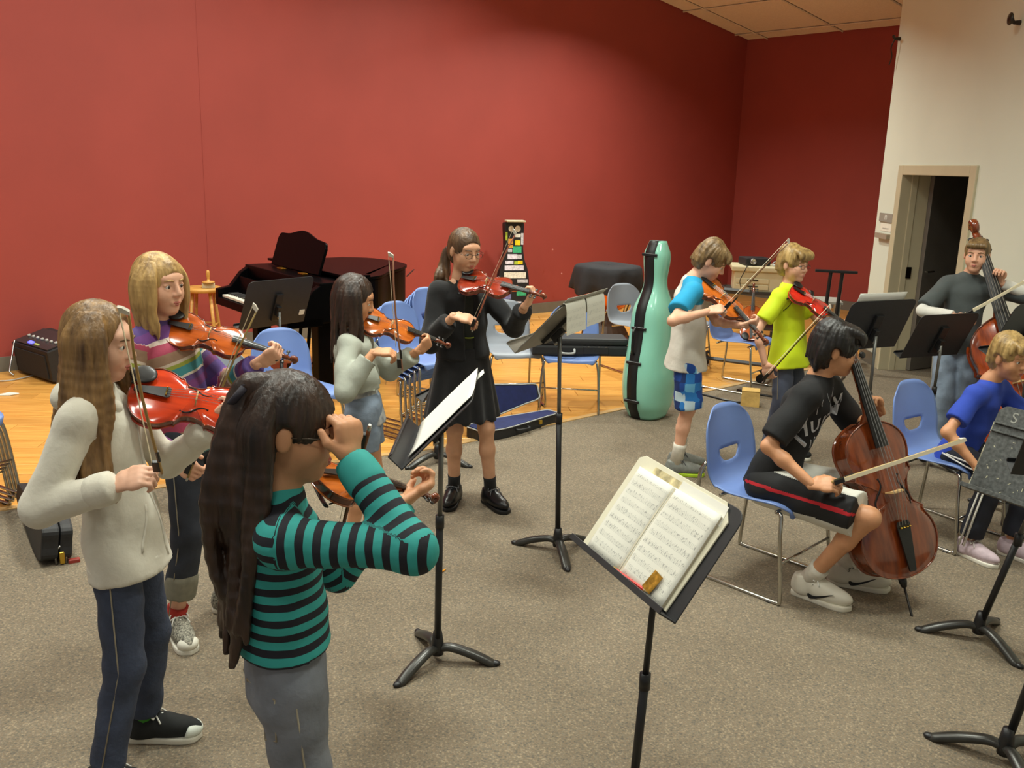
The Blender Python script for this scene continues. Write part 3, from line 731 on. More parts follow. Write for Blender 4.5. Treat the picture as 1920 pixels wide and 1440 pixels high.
def socks(m, z0=.05, z1=.15, r=.040):
    def g(C):
        for sd in 'LR':
            a = C['J']['an'+sd]; k_ = C['J']['kn'+sd]; u_ = unit(k_-a); s = C['s']
            mb = MB(); mb.tube([a-u_*.035, a+u_*(z1-.1), a+u_*(z1-.075)], [r*s, r*s*.95, r*s*1.02], 14); mb.build('sock', m, C['root'], True)
    return g
def shoes(mu, ms, ml, mt=None, sc=1.0, tick=None):
    def g(C):
        for sd in 'LR':
            x, y, yw = C['feet'][sd]; add_shoe(C['root'], x-C['base'][0], y-C['base'][1], yw, mu, ms, ml, mt, sc*C['s']**.5, tick)
    return g
def glasses(C, m):
    H = C['H']; hs = C['hs']; mb = MB()
    for sg in (1, -1):
        c = [H(sg*(.033+.021*math.cos(t)), .101-.004*abs(math.cos(t)), -.004+.014*math.sin(t)) for t in np.linspace(0, 2*PI, 17)]
        mb.tube(c, .0013, 6); mb.tube([H(sg*.054, .098, 0), H(sg*.072, .075, .004), H(sg*.078, -.01, .0)], .0014, 6)
    mb.tube([H(.012, .101, 0), H(0, .105, .003), H(-.012, .101, 0)], .0013, 6)
    mb.build('glasses', m, C['root'], True)

# ================================================================ string instruments
HALF = [(0, .0), (.012, .034), (.05, .070), (.11, .091), (.19, .1025), (.25, .1035), (.31, .098), (.365, .086), (.395, .0815), (.41, .0835), (.425, .074), (.46, .060), (.52, .0555), (.58, .058), (.63, .066), (.652, .0765), (.668, .0745), (.70, .0745), (.76, .081), (.82, .083), (.88, .078), (.935, .062), (.975, .038), (1.0, .013)]
def outline(Lb, wf, sub=4, slope=0):
    P = [(t*Lb, w_*wf*(1-slope*max(0, t-.72)*2.0)) for t, w_ in HALF]
    up = [(float(a), max(0, float(b))) for a, b in spline(P, sub)]
    return up
def string_body(Lb, wf, arch, slope=0):
    """plate with arched surface: returns verts, faces for z>=0 side with edge at z=0"""
    up = outline(Lb, wf, 3, slope); ring = up+[(x, -y) for x, y in up[::-1][1:-1]]
    n = len(ring); V = []; Fc = []; cx = Lb*.5
    ks = (1.0, .965, .9, .75, .5, .25)
    for k in ks:
        for x, y in ring:
            a = {1.0: 0, .965: .0, .9: .18, .75: .55, .5: .85, .25: .97}[k]
            xx = cx+(x-cx)*(.9+.1*k if False else k)
            V.append((xx, y*k, arch*a))
    V.append((cx, 0, arch))
    for i in range(len(ks)-1):
        for j in range(n): Fc.append((i*n+j, i*n+(j+1) % n, (i+1)*n+(j+1) % n, (i+1)*n+j))
    Fc += [((len(ks)-1)*n+j, (len(ks)-1)*n+(j+1) % n, len(V)-1) for j in range(n)]
    return V, [f[::-1] for f in Fc], ring
EB = mat('ebony', (26, 24, 24), .35, var=.1, scale=60); MAPLE = mat('bridge_maple', (212, 176, 122), .5, var=.08, scale=80); STEEL = mat('string_steel', (190, 190, 186), .3, 1, var=.02); BRASS = mat('fine_tuner_brass', (206, 170, 70), .3, 1, var=.05)
FH = mat('f_hole_dark', (20, 10, 8), .9, var=.05)
def varnish(name, rgb, rgb2, var=.1):
    return mat('varnish_'+name, rgb, .16, var=var, scale=5, rgb2=rgb2, coat=.8, stretch=(1.0, 7, 7), detail=5)
def instrument(kind, vm, vm2, label, cat):
    """local frame: origin at the end button, x towards the scroll, z out of the top plate. vm plates, vm2 neck"""
    if kind == 'violin': Lb, wf, rib, arch, nk, T = .356, 1.0, .030, .014, .13, 1.0
    elif kind == 'cello': Lb, wf, rib, arch, nk, T = .70, 1.90, .105, .028, .27, 1.75
    else: Lb, wf, rib, arch, nk, T = 1.02, 2.95, .17, .04, .42, 2.6
    slope = .25 if kind == 'bass' else 0
    root = empty({'bass': 'double_bass'}.get(kind, kind), (0, 0, 0), 0, label, cat)
    V, Fc, ring = string_body(Lb, wf, arch, slope); n = len(ring)
    th = .004*T
    mb = MB(); mb.add([(x, y, z) for x, y, z in V], Fc); mb.add([(x, y, -th) for x, y in ring]+[(x, y, 0) for x, y in ring], [tuple(range(n))[::-1]]+[(i, (i+1) % n, n+(i+1) % n, n+i) for i in range(n)])
    mb.build('top_plate', vm, root, True)
    mb = MB(); mb.add([(x, y, -rib-z) for x, y, z in V], [f[::-1] for f in Fc]); mb.add([(x, y, -rib+th) for x, y in ring]+[(x, y, -rib) for x, y in ring], [tuple(range(n))]+[(i, n+i, n+(i+1) % n, (i+1) % n) for i in range(n)])
    mb.build('back_plate', vm, root, True)
    cx = Lb/2; ins = [(cx+(x-cx)*.985, y*.96) for x, y in ring]
    mb = MB(); mb.add([(x, y, -th) for x, y in ins]+[(x, y, -rib+th) for x, y in ins], [(i, n+i, n+(i+1) % n, (i+1) % n)[::-1] for i in range(n)]); mb.build('ribs', vm2, root, True)
    mb = MB(); edge = [(x, y, .0006*T) for x, y in ring]     # rounded edge of the top
    mb.tube(edge+[edge[0]], .0022*T, 6, cap=False); mb.build('edge_binding', vm2, root, True)
    bz = arch*.97; bx = Lb*.545
    for sg in (1, -1):
        y0 = .036*wf; F_ = []
        for i in range(15):
            t = i/14; x = bx-.040*T+.08*T*t; y = sg*(y0+.008*wf*math.cos(PI*t)-.0*t)+sg*(.006*T*math.sin(2*PI*t)); 
            rr = abs(y)/(.058*wf); zz = arch*max(.2, 1-.55*rr*rr)+.0006*T
            F_.append((x, y, zz))
        mb = MB(); mb.tube(F_, [.0042*T]+[.0018*T+.0012*T*math.sin(PI*i/14) for i in range(1, 14)]+[.0036*T], 6, flat=((0, 0, 1), .55)); mb.build('f_hole', FH, root, True)
    bh = .032*T
    mb = MB(); pr = [(-.020, 0), (-.013, 0), (-.009, .008), (.009, .008), (.013, 0), (.020, 0), (.019, .016), (.016, bh/T*.85), (0, bh/T), (-.016, bh/T*.85), (-.019, .016)]
    mb.prism([(y*T, z*T) for y, z in pr], -.0022*T, .0022*T, Matrix(((0, 0, 1, bx), (1, 0, 0, 0), (0, 1, 0, bz-.001), (0, 0, 0, 1)))); mb.build('bridge', MAPLE, root)
    mb = MB(); tl = [(-.0, .008), (.004, .010), (.10, .020), (.108, .016), (.108, -.016), (.10, -.020), (.004, -.010), (0, -.008)]
    tlx = Lb*.04; tlen = (bx-.075*T-tlx)/.108
    V_ = []; 
    for k_ in (0, 1):
        for x, y in tl: V_.append((tlx+x*tlen, y*T, (.016+.010*x/.108)*T+k_*.006*T*(1 if abs(y) < .015 else .6)))
    m_ = len(tl); mb.add(V_, [tuple(range(m_)), tuple(range(2*m_-1, m_-1, -1))]+[(i, m_+i, m_+(i+1) % m_, (i+1) % m_) for i in range(m_)])
    tp = mb.build('tailpiece', EB, root, bevel=.001*T)
    mb = MB()
    for i in range(4): mb.lathe([(.002*T, 0), (.0028*T, .004*T), (.001*T, .009*T)], 8, None, (tlx+.095*tlen, (i-1.5)*.0085*T, .030*T))
    mb.build('fine_tuner', BRASS, tp, True)
    nx = Lb+nk
    fb0 = bx+.10*T*(1 if kind == 'violin' else 1.15); fz = lambda x: bz+bh*.80-(x-bx)*(bh*.80+bz-.010*T)/(nx-bx)
    mb = MB(); V_ = []
    for x, hw in ((fb0, .0205*T*.93), (nx, .0120*T)):
        for q in (-1, -.5, 0, .5, 1): V_.append((x, q*hw, fz(x)-.0015*T*q*q*2))
        for q in (1, -1): V_.append((x, q*hw, fz(x)-.0075*T))
    mb.add(V_, [(i, i+1, 8+i, 7+i) for i in range(4)]+[(4, 5, 12, 11), (5, 6, 13, 12), (6, 0, 7, 13), tuple(range(6, -1, -1)), tuple(range(7, 14))]); mb.build('fingerboard', EB, root)
    # neck, pegbox and scroll
    mb = MB(); mb.tube([(Lb-.012*T, 0, -rib*.55), (Lb-.004*T, 0, -rib*.25), (Lb+.02*T, 0, -.004*T+fz(Lb+.02*T)*.25), (Lb+nk*.5, 0, fz(Lb+nk*.5)-.013*T), (nx, 0, fz(nx)-.012*T)], [.017*T, .016*T, .0125*T, .0110*T, .0108*T], 12)
    mb.build('neck', vm2, root, True)
    mb = MB(); z0 = fz(nx)-.010*T
    mb.tube([(nx-.004*T, 0, z0), (nx+.03*T, 0, z0-.004*T), (nx+.06*T, 0, z0-.011*T), (nx+.075*T, 0, z0-.018*T)], [.0128*T, .0118*T, .0098*T, .0085*T], 10); mb.build('pegbox', vm2, root, True)
    mb = MB(); P_ = []; R_ = []
    for i in range(26):
        a = i/25*2.6*PI; r = (.0175-.0125*i/25)*T; P_.append((nx+.085*T+r*math.sin(a)*1.0, 0, z0-.008*T-r*math.cos(a)-.004*T)); R_.append((.0085-.002*i/25)*T)
    mb.tube(P_, R_, 8, flat=((0, 1, 0), 1.35)); mb.build('scroll', vm2, root, True)
    for i in range(4):
        sg = 1 if i % 2 else -1; x = nx+(.014+.0135*i)*T; z = z0-.004*T-.002*T*i
        pk_ = .55 if kind == 'bass' else 1.0; mb = MB(); mb.tube([(x, -sg*.012*T, z), (x, sg*.022*T*pk_, z), (x, sg*.026*T*pk_, z)], [.003*T, .0042*T, .003*T], 8); mb.ell((x, sg*.034*T*pk_, z), (.009*T*pk_, .010*T*pk_, .0032*T), n=10, k=6); mb.build('peg', EB, root, True)
        y = (i-1.5); mb = MB(); mb.tube([(tlx+.10*tlen, y*.0085*T, .030*T), (bx, y*.0105*T, bz+bh*(1.0-.04*abs(y))), (nx, y*.0052*T, fz(nx)+.002*T), (nx+.03*T, y*.002*T, z0+.004*T)], .0006*T+.0002, 5); mb.build('string', STEEL, root)
    if kind == 'violin':
        mb = MB(); mb.ell((.030, .055, .022), (.040, .034, .006), rot('Z', .25), n=16, k=8); mb.box((.006, .045, .004), (.010, .035, .034)); mb.build('chin_rest', EB, root, True)
        mb = MB(); mb.tube(spline([(.02, -.09, -.045), (.05, -.03, -.062), (.07, .04, -.066), (.06, .09, -.05)], 4), .010, 8, flat=((0, 0, 1), .5)); mb.tube([(.05, -.07, -.05), (.05, -.085, -.03)], .003, 6); mb.tube([(.065, .07, -.055), (.065, .088, -.03)], .003, 6); mb.build('shoulder_rest', EB, root, True)
    else:
        mb = MB(); mb.lathe([(.02, 0), (.017, .03), (.012, .05)], 12, rot('Y', -PI/2), (0, 0, -rib/2)); mb.build('endpin_collar', EB, root, True)
        L_ = .36 if kind == 'cello' else .18
        mb = MB(); mb.tube([(0, 0, -rib/2), (-L_, 0, -rib/2), (-L_-.02, 0, -rib/2)], [.0055, .0055, .001], 8); mb.build('endpin', mat('endpin_steel', (70, 68, 66), .35, 1), root, True)
    return root
def place(o, butt, scr, normal, size=None, kind='violin'):
    Lk = {'violin': .585, 'cello': 1.17, 'bass': 1.72}[kind]
    d = Vector(scr)-Vector(butt); sc = (d.length/Lk) if size is None else size
    o.matrix_world = basis(d, normal, butt, sc); return o
def bow(frog, tip, up, label, sc=1.0, wood=(176, 140, 78), big=False):
    """stick with camber, hair ribbon, frog, tip; frog at x=0"""
    L = (Vector(tip)-Vector(frog)).length; t = empty('bow', (0, 0, 0), 0, label, 'bow'); t.matrix_world = basis(Vector(tip)-Vector(frog), up, frog)
    k = 1.7 if big else 1.0
    wd = mat('bow_wood_%d_%d_%d' % wood, wood, .35, var=.12, scale=12, stretch=(1, 8, 8))
    mb = MB(); mb.tube([(-.015, 0, .020*k), (0, 0, .020*k), (L*.25, 0, .014*k), (L*.5, 0, .010*k), (L*.75, 0, .012*k), (L*.97, 0, .019*k)], [.0044*k, .0044*k, .0043*k, .0041*k, .0037*k, .003*k], 8); mb.build('stick', wd, t, True)
    MB().box((L/2+.012, 0, 0), (L-.03, .009*k, .0012)).build('bow_hair', mat('horse_hair', (226, 214, 184), .7, var=.06, scale=300, stretch=(.02, 1, 1)), t)
    MB().box((.02, 0, .009*k), (.045, .011*k, .019*k)).build('frog', EB, t, bevel=.002)
    MB().prism([(L-.012, .0), (L+.004, -.002), (L+.002, .008*k), (L-.010, .022*k), (L-.022, .021*k)], -.004*k, .004*k, Matrix(((1, 0, 0, 0), (0, 0, -1, 0), (0, 1, 0, 0), (0, 0, 0, 1)))).build('tip', mat('bow_tip_white', (224, 216, 200), .4), t)
    MB().lathe([(.004*k, 0), (.0046*k, .012), (.0035*k, .018)], 8, rot('Y', -PI/2), (-.012, 0, .020*k)).build('screw', STEEL, t)
    mb = MB(); mb.tube([(.045, 0, .0195*k), (.09, 0, .018*k)], .0052*k, 8); mb.build('grip', EB, t)
    return t

# ================================================================ the ten players
def A(*v): return np.array(v, float)
BLKHAIR = hairmat('black', (40, 36, 34), (16, 14, 14)); DKBR = hairmat('dark_brown', (62, 42, 30), (24, 16, 12)); BR = hairmat('brown', (104, 76, 50), (54, 36, 24))
LTBR = hairmat('light_brown', (150, 114, 68), (84, 58, 34)); BLOND = hairmat('blond', (204, 166, 104), (134, 100, 56)); SAND = hairmat('sandy', (188, 156, 98), (120, 92, 52)); MOUSE = hairmat('mouse', (140, 112, 72), (84, 64, 40))
SK_FAIR = skin('fair', (224, 174, 146)); SK_TAN = skin('tan', (206, 148, 108)); SK_PINK = skin('pink', (226, 172, 142)); SK_OL = skin('olive', (208, 156, 122))
DENIM = mat('denim_dark', (58, 66, 86), .85, var=.25, scale=14, bump=.3, bscale=60); DENIMG = mat('denim_grey', (120, 124, 132), .85, var=.2, scale=9, bump=.3, bscale=50); DENIMB = mat('denim_black', (46, 50, 60), .85, var=.2, scale=14, bump=.3)
DENIML = mat('denim_light', (128, 142, 160), .85, var=.25, scale=9, bump=.3, bscale=40)
STITCH = mat('seam_stitch', (150, 140, 120), .8)
def T(C, p): return np.asarray(p, float)-C['base']
def hang_locks(n, a0, a1, length, seed, fr=.02, wave=.012, r=(.012, .003), top=.05, back=0, out=1.0, taper=.35, C=None, yaw=0):
    """n locks of long hair leaving the head at angles a0..a1 (degrees from the face, over the left ear) and falling down; offsets in world axes for a head yaw"""
    rr = random.Random(seed); L = []; y = math.radians(yaw)
    for i in range(n):
        a = math.radians(a0+(a1-a0)*i/(n-1))+rr.uniform(-.05, .05)
        d = V3(math.cos(y+a), math.sin(y+a), 0); k = .083*out+rr.uniform(-.004, .006)
        ln = length*rr.uniform(.82, 1.05); bk = -V3(math.cos(y), math.sin(y), 0)*back
        ph = rr.uniform(0, 6)
        P = [d*.055+V3(0, 0, .075), d*(k+.006)+V3(0, 0, top*.4), d*(k+.012)+V3(0, 0, -.05)]
        for q in (.35, .65, 1.0):
            side = V3(-d[1], d[0], 0)*wave*math.sin(ph+q*5)
            P.append(d*(k+.01-taper*.09*q)+bk*q+V3(0, 0, -.05-ln*q)+side)
        L.append((P, r[0]*rr.uniform(.85, 1.15), r[1]))
    return L
HOLD = lambda d, n: (d, n, (1.15, 1.1, 1.05, 1.0), (.9, .6))
# ---- girl in the white hooded jacket
def hoodie(C):
    s = C['s']; m = mat('white_fleece', (214, 208, 192), .92, var=.05, scale=10, bump=.35, bscale=26, sheen=.3)
    P = torso_prims(C, .018, .12, (.144*s, .106*s))+sleeve_prims(C, .012, 1.93, .050, .044, .036)
    o = cloth(C, 'hoodie', P, m, h=.008, amp=.006, fr=17)
    up = unit(C['neck']-C['pel']); a = C['pel']-up*.10*s
    cloth(C, 'hem_band', [('x', C['pel']-up*.13*s, C['pel']-up*.075*s, C['l2'], (.138*s+.012, .102*s+.012), (.140*s+.012, .104*s+.012), 'ab')], m, h=.008, amp=.002, parent=o)
    cloth(C, 'hood', [('e', C['neck']-C['tf']*.065-V3(0, 0, .02), np.stack([C['tl'], C['tf'], V3(0, 0, 1)]), V3(.085, .04, .05)), ('c', C['neck']+C['tl']*.07-C['tf']*.02, C['neck']+C['tf']*.07+C['tl']*.03-V3(0, 0, .05), .03, .022), ('c', C['neck']-C['tl']*.07-C['tf']*.02, C['neck']+C['tf']*.07-C['tl']*.03-V3(0, 0, .05), .03, .022)], m, amp=.004, parent=o)
    for sd in 'LR':
        e, w_ = C['J']['el'+sd], C['J']['wr'+sd]; d = unit(w_-e)
        cloth(C, 'cuff', [('k', w_-d*.055, w_-d*.012, .043*s, .041*s), ('c', w_-d*.05, w_-d*.03, .044*s, .044*s)], m, h=.006, amp=0, parent=o)
    # zip and slanted pocket edge
    pr = lambda z, lat: C['pel']+up*z+C['f2']*.3+C['l2']*lat
    bv = BVHTree.FromObject(o, bpy.context.evaluated_depsgraph_get())
    def surf(z, lat):
        q = pr(z, lat); hit = bv.ray_cast(Vector(q), Vector(-C['f2'])); return (np.array(hit[0])+C['f2']*.002) if hit[0] else q-C['f2']*.15
    mb = MB(); mb.tube([surf(z, 0) for z in np.linspace(-.08, .36, 14)], .003, 6); mb.build('zip', mat('zip_white', (226, 222, 210), .5), o, True)
    for sg in (1, -1):
        mb = MB(); mb.tube([surf(.10-.13*t, sg*(.05+.05*t)) for t in np.linspace(0, 1, 8)], .004, 6); mb.build('pocket_edge', m, o, True)
def jeans(name, m, off=.008, wk=.052, wa=.040, frac=1.96, cuff=None, amp=.003, top=.06):
    def g(C):
        P = pants_prims(C, off, frac, wk, wa, top=top)
        o = cloth(C, name, P, m, h=.008, amp=amp, fr=30)
        if cuff:
            for sd in 'LR':
                k_, a = C['J']['kn'+sd], C['J']['an'+sd]; d = unit(a-k_); e = k_+(a-k_)*(frac-1)
                cloth(C, 'turn_up', [('k', e-d*.075, e+d*.004, wa*C['s']+off+.004, wa*C['s']+off+.004)], cuff, h=.006, amp=.001, parent=o)
        for sd in 'LR':      # side seam
            J = C['J']; sg = 1 if sd == 'L' else -1; mb = MB(); s = C['s']
            pth = [J['hp'+sd]+C['l2']*sg*(.069*s*C['fat']+off), J['hp'+sd]*.5+J['kn'+sd]*.5+C['l2']*sg*((.069+wk*.9)/2*s+off+.001), J['kn'+sd]+C['l2']*sg*(wk*.9*s+off+.001), J['an'+sd]+C['l2']*sg*(wa*s+off+.001)]
            mb.tube(pth, .0022, 5); mb.build('side_seam', STITCH, o, True)
    return g
CVB = mat('canvas_black', (30, 32, 32), .85, var=.15, scale=50); RUB = mat('rubber_white', (222, 218, 204), .6, var=.04); LACEW = mat('lace_white', (232, 230, 222), .8, var=.04)
person('girl with long light brown hair in a white hooded jacket and blue jeans', 1.52, (-1.155, 2.56, .80), (-1.215, 2.565, 1.235), (-1.185, 2.57, 1.375), 5, 2, 10,
       dict(R=(-1.076, 2.36, 1.015), L=(-.905, 2.64, 1.105)), dict(R=((.9, .05, .35), (.1, .6, -.8), (.75, .8, .85, .9)), L=((.62, .30, .55), (-.55, .65, .3), (1.0, 1.0, 1.0, .95))),
       dict(R=(-1.19, 2.40, 0), L=(-1.185, 2.685, 4)), [hoodie, jeans('jeans', DENIM, wk=.054, wa=.044, frac=1.93), socks(mat('sock_green', (60, 140, 40), .9)), shoes(CVB, RUB, LACEW, mat('toe_cap_white', (226, 232, 222), .5))],
       poles=dict(R=V3(-.55, -.25, -.8), L=V3(.0, .3, -1)), skinc=SK_FAIR,
       hair=dict(mat=LTBR, ears=False, face_w=.064, face_u=-.020, face_h=.106, thick=.009, locks=[], hang=hang_locks(34, 70, 290, .33, 3, wave=.018, r=(.013, .004), yaw=2, taper=-.45, back=.03, out=.96)+hang_locks(12, 232, 296, .38, 8, wave=.014, r=(.016, .008), yaw=2, taper=-.62, back=.0)))
# ---- girl in the rainbow striped sweater
RAIN = band_mat('rainbow_knit', [(0, (110, 54, 108)), (.10, (88, 62, 116)), (.17, (206, 196, 180)), (.20, (60, 130, 136)), (.31, (140, 146, 54)), (.36, (196, 178, 160)), (.40, (150, 118, 96)), (.53, (170, 66, 92)), (.66, (214, 196, 186)), (.71, (108, 60, 128)), (.85, (84, 62, 126))], .30)
def sweater(m, off=.016, hem=.08, frac=1.9, amp=.004):
    def g(C):
        cloth(C, 'sweater', torso_prims(C, off, hem)+sleeve_prims(C, off*.8, frac, .048, .042, .036), m, amp=amp, fr=16, attr=stripe_attr(C, .135))
    return g
person('blond girl in a striped rainbow sweater and dark cuffed jeans playing an orange violin', 1.58, (-1.255, 3.45, .86), (-1.365, 3.43, 1.275), (-1.335, 3.42, 1.425), -12, -26, 2,
       dict(R=(-1.235, 3.21, .815), L=(-.985, 3.45, 1.125)), dict(R=((.55, -.1, -.45), (.3, .8, -.3), .7), L=((.75, .1, .42), (-.45, .6, .4), (1.1, 1.05, 1.0, .95))),
       dict(R=(-1.325, 3.36, -55), L=(-1.19, 3.58, -2)), [sweater(RAIN), jeans('jeans', DENIMB, wk=.056, wa=.050, frac=1.72, cuff=mat('denim_inside', (128, 124, 108), .9, var=.12, scale=40)), socks(mat('sock_red', (176, 50, 40), .9), z1=.125), shoes(mat('canvas_print_grey', (150, 146, 132), .85, var=.5, scale=140, rgb2=(52, 52, 48)), RUB, LACEW, RUB)],
       poles=dict(R=V3(-.8, -.4, -.4), L=V3(.1, .4, -1)), skinc=SK_PINK,
       hair=dict(mat=BLOND, ears=False, face_w=.058, face_u=-.042, face_h=.094, thick=.011, hang=hang_locks(32, 58, 302, .14, 5, wave=.008, r=(.014, .005), yaw=-26, taper=.10, out=.97)))
# ---- girl with the pony tail in the teal striped top
TEAL = band_mat('teal_stripe_jersey', [(0, (48, 156, 150)), (.52, (20, 22, 32))], .034, warp=.006)
def jersey(m, off=.013, hem=-.055):
    def g(C):
        cloth(C, 'striped_top', torso_prims(C, off, hem, (.116*C['s'], .090*C['s']))+sleeve_prims(C, off*.8, 1.97, .046, .041, .034), m, h=.006, amp=.0025, fr=24, attr=stripe_attr(C))
        s = C['s']
        for sd in 'LR':
            e, w_ = C['J']['el'+sd], C['J']['wr'+sd]; d = unit(w_-e)
            cloth(C, 'cuff', [('k', w_-d*.055, w_+d*.002, .0375*s, .036*s), ('c', w_-d*.05, w_-d*.03, .0375*s, .0375*s)], mat('teal_cuff', (52, 158, 152), .8, var=.05), h=.005, amp=0)
    return g
pt_hang = [([V3(-.03, -.02, .09), V3(-.08, -.03, .085), V3(-.105+.02*math.sin(i*2.1), -.03+.03*math.cos(i*1.7), -.02), V3(-.12+.035*math.sin(i*2.1), -.03+.045*math.cos(i*1.7), -.18), V3(-.105+.035*math.sin(i*2.3+.4), -.02+.05*math.cos(i*1.9), -.34), V3(-.07+.03*math.sin(i*2.9), -.02+.04*math.cos(i*2.2), -.47-.04*math.sin(i*1.3))], .022, .007) for i in range(18)]
C = person('girl with a dark pony tail in a teal and black striped top', 1.50, (-.475, 1.80, .825), (-.485, 1.795, 1.225), (-.452, 1.80, 1.362), 22, 10, 8,
       dict(R=(-.320, 1.765, 1.305), L=(-.25, 2.04, 1.115)), dict(R=((-.12, .2, .95), (-.75, .45, -.1), (1.1, 1.15, 1.2, 1.2)), L=((.55, .4, .30), (-.5, .2, .8), (1.1, 1.05, 1.0, .95))),
       dict(R=(-.46, 1.72, 25), L=(-.52, 1.88, 35)), [jersey(TEAL), jeans('jeans', DENIMG, off=.004, wk=.062, wa=.048, top=.10), shoes(CVB, RUB, LACEW, RUB), lambda C: glasses(C, mat('wire_frame', (90, 80, 70), .3, .8))],
       poles=dict(R=V3(.60, -.60, -.75), L=V3(.2, .2, -1)), skinc=SK_TAN, tyaw=20,
       hair=dict(mat=DKBR, ears=True, face_w=.058, thick=.013, hang=pt_hang+hang_locks(22, 128, 240, .42, 17, wave=.012, r=(.019, .008), yaw=14, taper=-.25, back=.035)))
mb = MB(); mb.tube([C['head']+V3(*p) for p in ((-.075, -.055, .095), (-.08, -.015, .10), (-.10, -.005, .075), (-.105, -.05, .06), (-.09, -.07, .075), (-.075, -.055, .095))], .008, 8); mb.build('hair_tie', mat('hair_tie_dark', (34, 28, 40), .8), C['root'], True)
# pockets on the back of the jeans
for sg in (1, -1):
    jn = [c for c in C['root'].children if c.name.startswith('jeans')][0]; bv = BVHTree.FromObject(jn, bpy.context.evaluated_depsgraph_get()); pts = []
    for a_, b_ in ((-.05, .02), (.05, .02), (.045, -.08), (0, -.10), (-.045, -.08), (-.05, .02)):
        q = C['pel']+C['l2']*(sg*.07+a_)-C['f2']*.4+V3(0, 0, b_-.03); hit = bv.ray_cast(Vector(q), Vector(C['f2']))
        if hit[0]: pts.append(np.array(hit[0])-C['f2']*.001)
    if len(pts) > 3: mb = MB(); mb.tube(pts, .0025, 5); mb.build('pocket_seam', STITCH, jn, True)
# ---- girl in the pale grey jacket
def jacket(C):
    m = mat('pale_grey_cotton', (168, 172, 160), .9, var=.05, scale=12, bump=.3, bscale=26)
    up = unit(C['neck']-C['pel']); s = C['s']
    cloth(C, 'tee_shirt', torso_prims(C, .006, .10), mat('white_tee_print', (206, 204, 196), .9, var=.08, scale=18, rgb2=(120, 124, 132)), amp=.002)
    P = [('x', C['pel']+up*.07, C['waist'], C['l2'], (.130*s+.014, .092*s+.018), (.122*s+.014, .088*s+.016), 'a'), ('x', C['waist'], C['chest'], C['tl'], (.122*s+.014, .088*s+.014), (.136*s+.014, .092*s+.014)), ('c', C['J']['shL'], C['J']['shR'], .050*s, .050*s)]+sleeve_prims(C, .013, 1.82, .05, .046, .042)
    cut = [('e', C['chest']+C['tf']*.14-up*.06, np.stack([C['tl'], C['tf'], up]), V3(.055, .085, .28))]
    cloth(C, 'jacket', P, m, amp=.005, fr=20, subs=cut)
def shorts(name, m, frac, off=.02, wk=.075, hipw=.135, amp=.004, top=.06):
    def g(C): cloth(C, name, pants_prims(C, off, frac, wk, wk*.95, hipw, top), m, amp=amp, fr=22)
    return g
CVT = mat('canvas_turquoise', (120, 190, 196), .85, var=.1, scale=50)
C = person('girl with straight dark hair in a pale grey jacket and denim shorts', 1.42, (-.705, 4.22, .77), (-.765, 4.22, 1.135), (-.745, 4.215, 1.275), 5, 5, 18,
       dict(R=(-.622, 4.0, 1.065), L=(-.455, 4.28, 1.02)), dict(R=((.9, .0, .05), (.1, .25, -.95), (.7, .75, .8, .8)), L=((.6, .35, .5), (-.5, .6, .35), (1.1, 1.05, 1.0, .95))),
       dict(R=(-.77, 4.14, 0), L=(-.70, 4.29, 8)), [jacket, shorts('denim_shorts', DENIML, .55, .014, .075), shoes(CVT, RUB, LACEW, RUB)],
       poles=dict(R=V3(-.5, -.5, -.9), L=V3(.1, .4, -1)), skinc=SK_TAN,
       hair=dict(mat=DKBR, ears=False, face_w=.058, face_u=-.036, face_h=.096, thick=.009, hang=hang_locks(30, 66, 294, .26, 11, wave=.008, r=(.013, .004), yaw=5, taper=-.15, out=.96)))
mb = MB(); mb.tube([C['H'](-.07, -.03, .055), C['H'](-.078, -.035, .04), C['H'](-.084, -.04, .025)], [.004, .007, .004], 8); mb.build('hair_clip', mat('clip_green', (40, 150, 130), .4), C['root'], True)
# ---- girl in the black cardigan and skirt
BLK = mat('black_knit', (17, 16, 18), .9, var=.2, scale=30, bump=.25, bscale=24, sheen=.1)
def cardigan(C):
    up = unit(C['neck']-C['pel']); s = C['s']
    cloth(C, 'dark_top', torso_prims(C, .004, .04), mat('dark_top', (30, 32, 26), .9, var=.2), amp=.002)
    P = [('x', C['pel']-up*.02, C['waist'], C['l2'], (.150*s, .112*s), (.122*s+.012, .088*s+.014), 'a'), ('x', C['waist'], C['chest'], C['tl'], (.122*s+.012, .088*s+.012), (.136*s+.012, .092*s+.012)), ('c', C['J']['shL'], C['J']['shR'], .050*s, .050*s), ('c', C['chest'], C['neck']-V3(0, 0, .02), .09*s, .06*s)]+sleeve_prims(C, .014, 1.8, .050, .046, .042)
    cut = [('e', C['chest']+C['tf']*.15-up*.10, np.stack([C['tl'], C['tf'], up]), V3(.045, .085, .30))]
    o = cloth(C, 'cardigan', P, BLK, amp=.005, subs=cut)
    for z in (.10, .015):
        mb = MB(); c_ = C['pel']+up*z; mb.tube([c_+C['tf']*(.098*s)*math.cos(t)+C['tl']*(.05*s)*math.sin(t) for t in np.linspace(-1.1, 1.1, 9)], .004, 6); mb.build('green_band', mat('olive_band', (120, 130, 30), .8), C['root'], True)
def skirt(C):
    s = C['s']; P = [('x', C['pel']+V3(0, 0, -.36*s), C['pel']+V3(0, 0, .04), C['l2'], (.215*s, .155*s), (.135*s, .10*s), 'ab')]
    V, Q = sdf_mesh(P, .009, .02); q = V-C['pel']; a = np.arctan2(q @ C['f2'], q @ C['l2']); amp = np.clip(-(q[:, 2])/.45, 0, 1)*.014
    V = V+vnormals(V, Q)*(np.sin(a*11)*amp)[:, None]; link('skirt', np_mesh(V, Q, 'skirt', mats=[BLK]), C['root'])
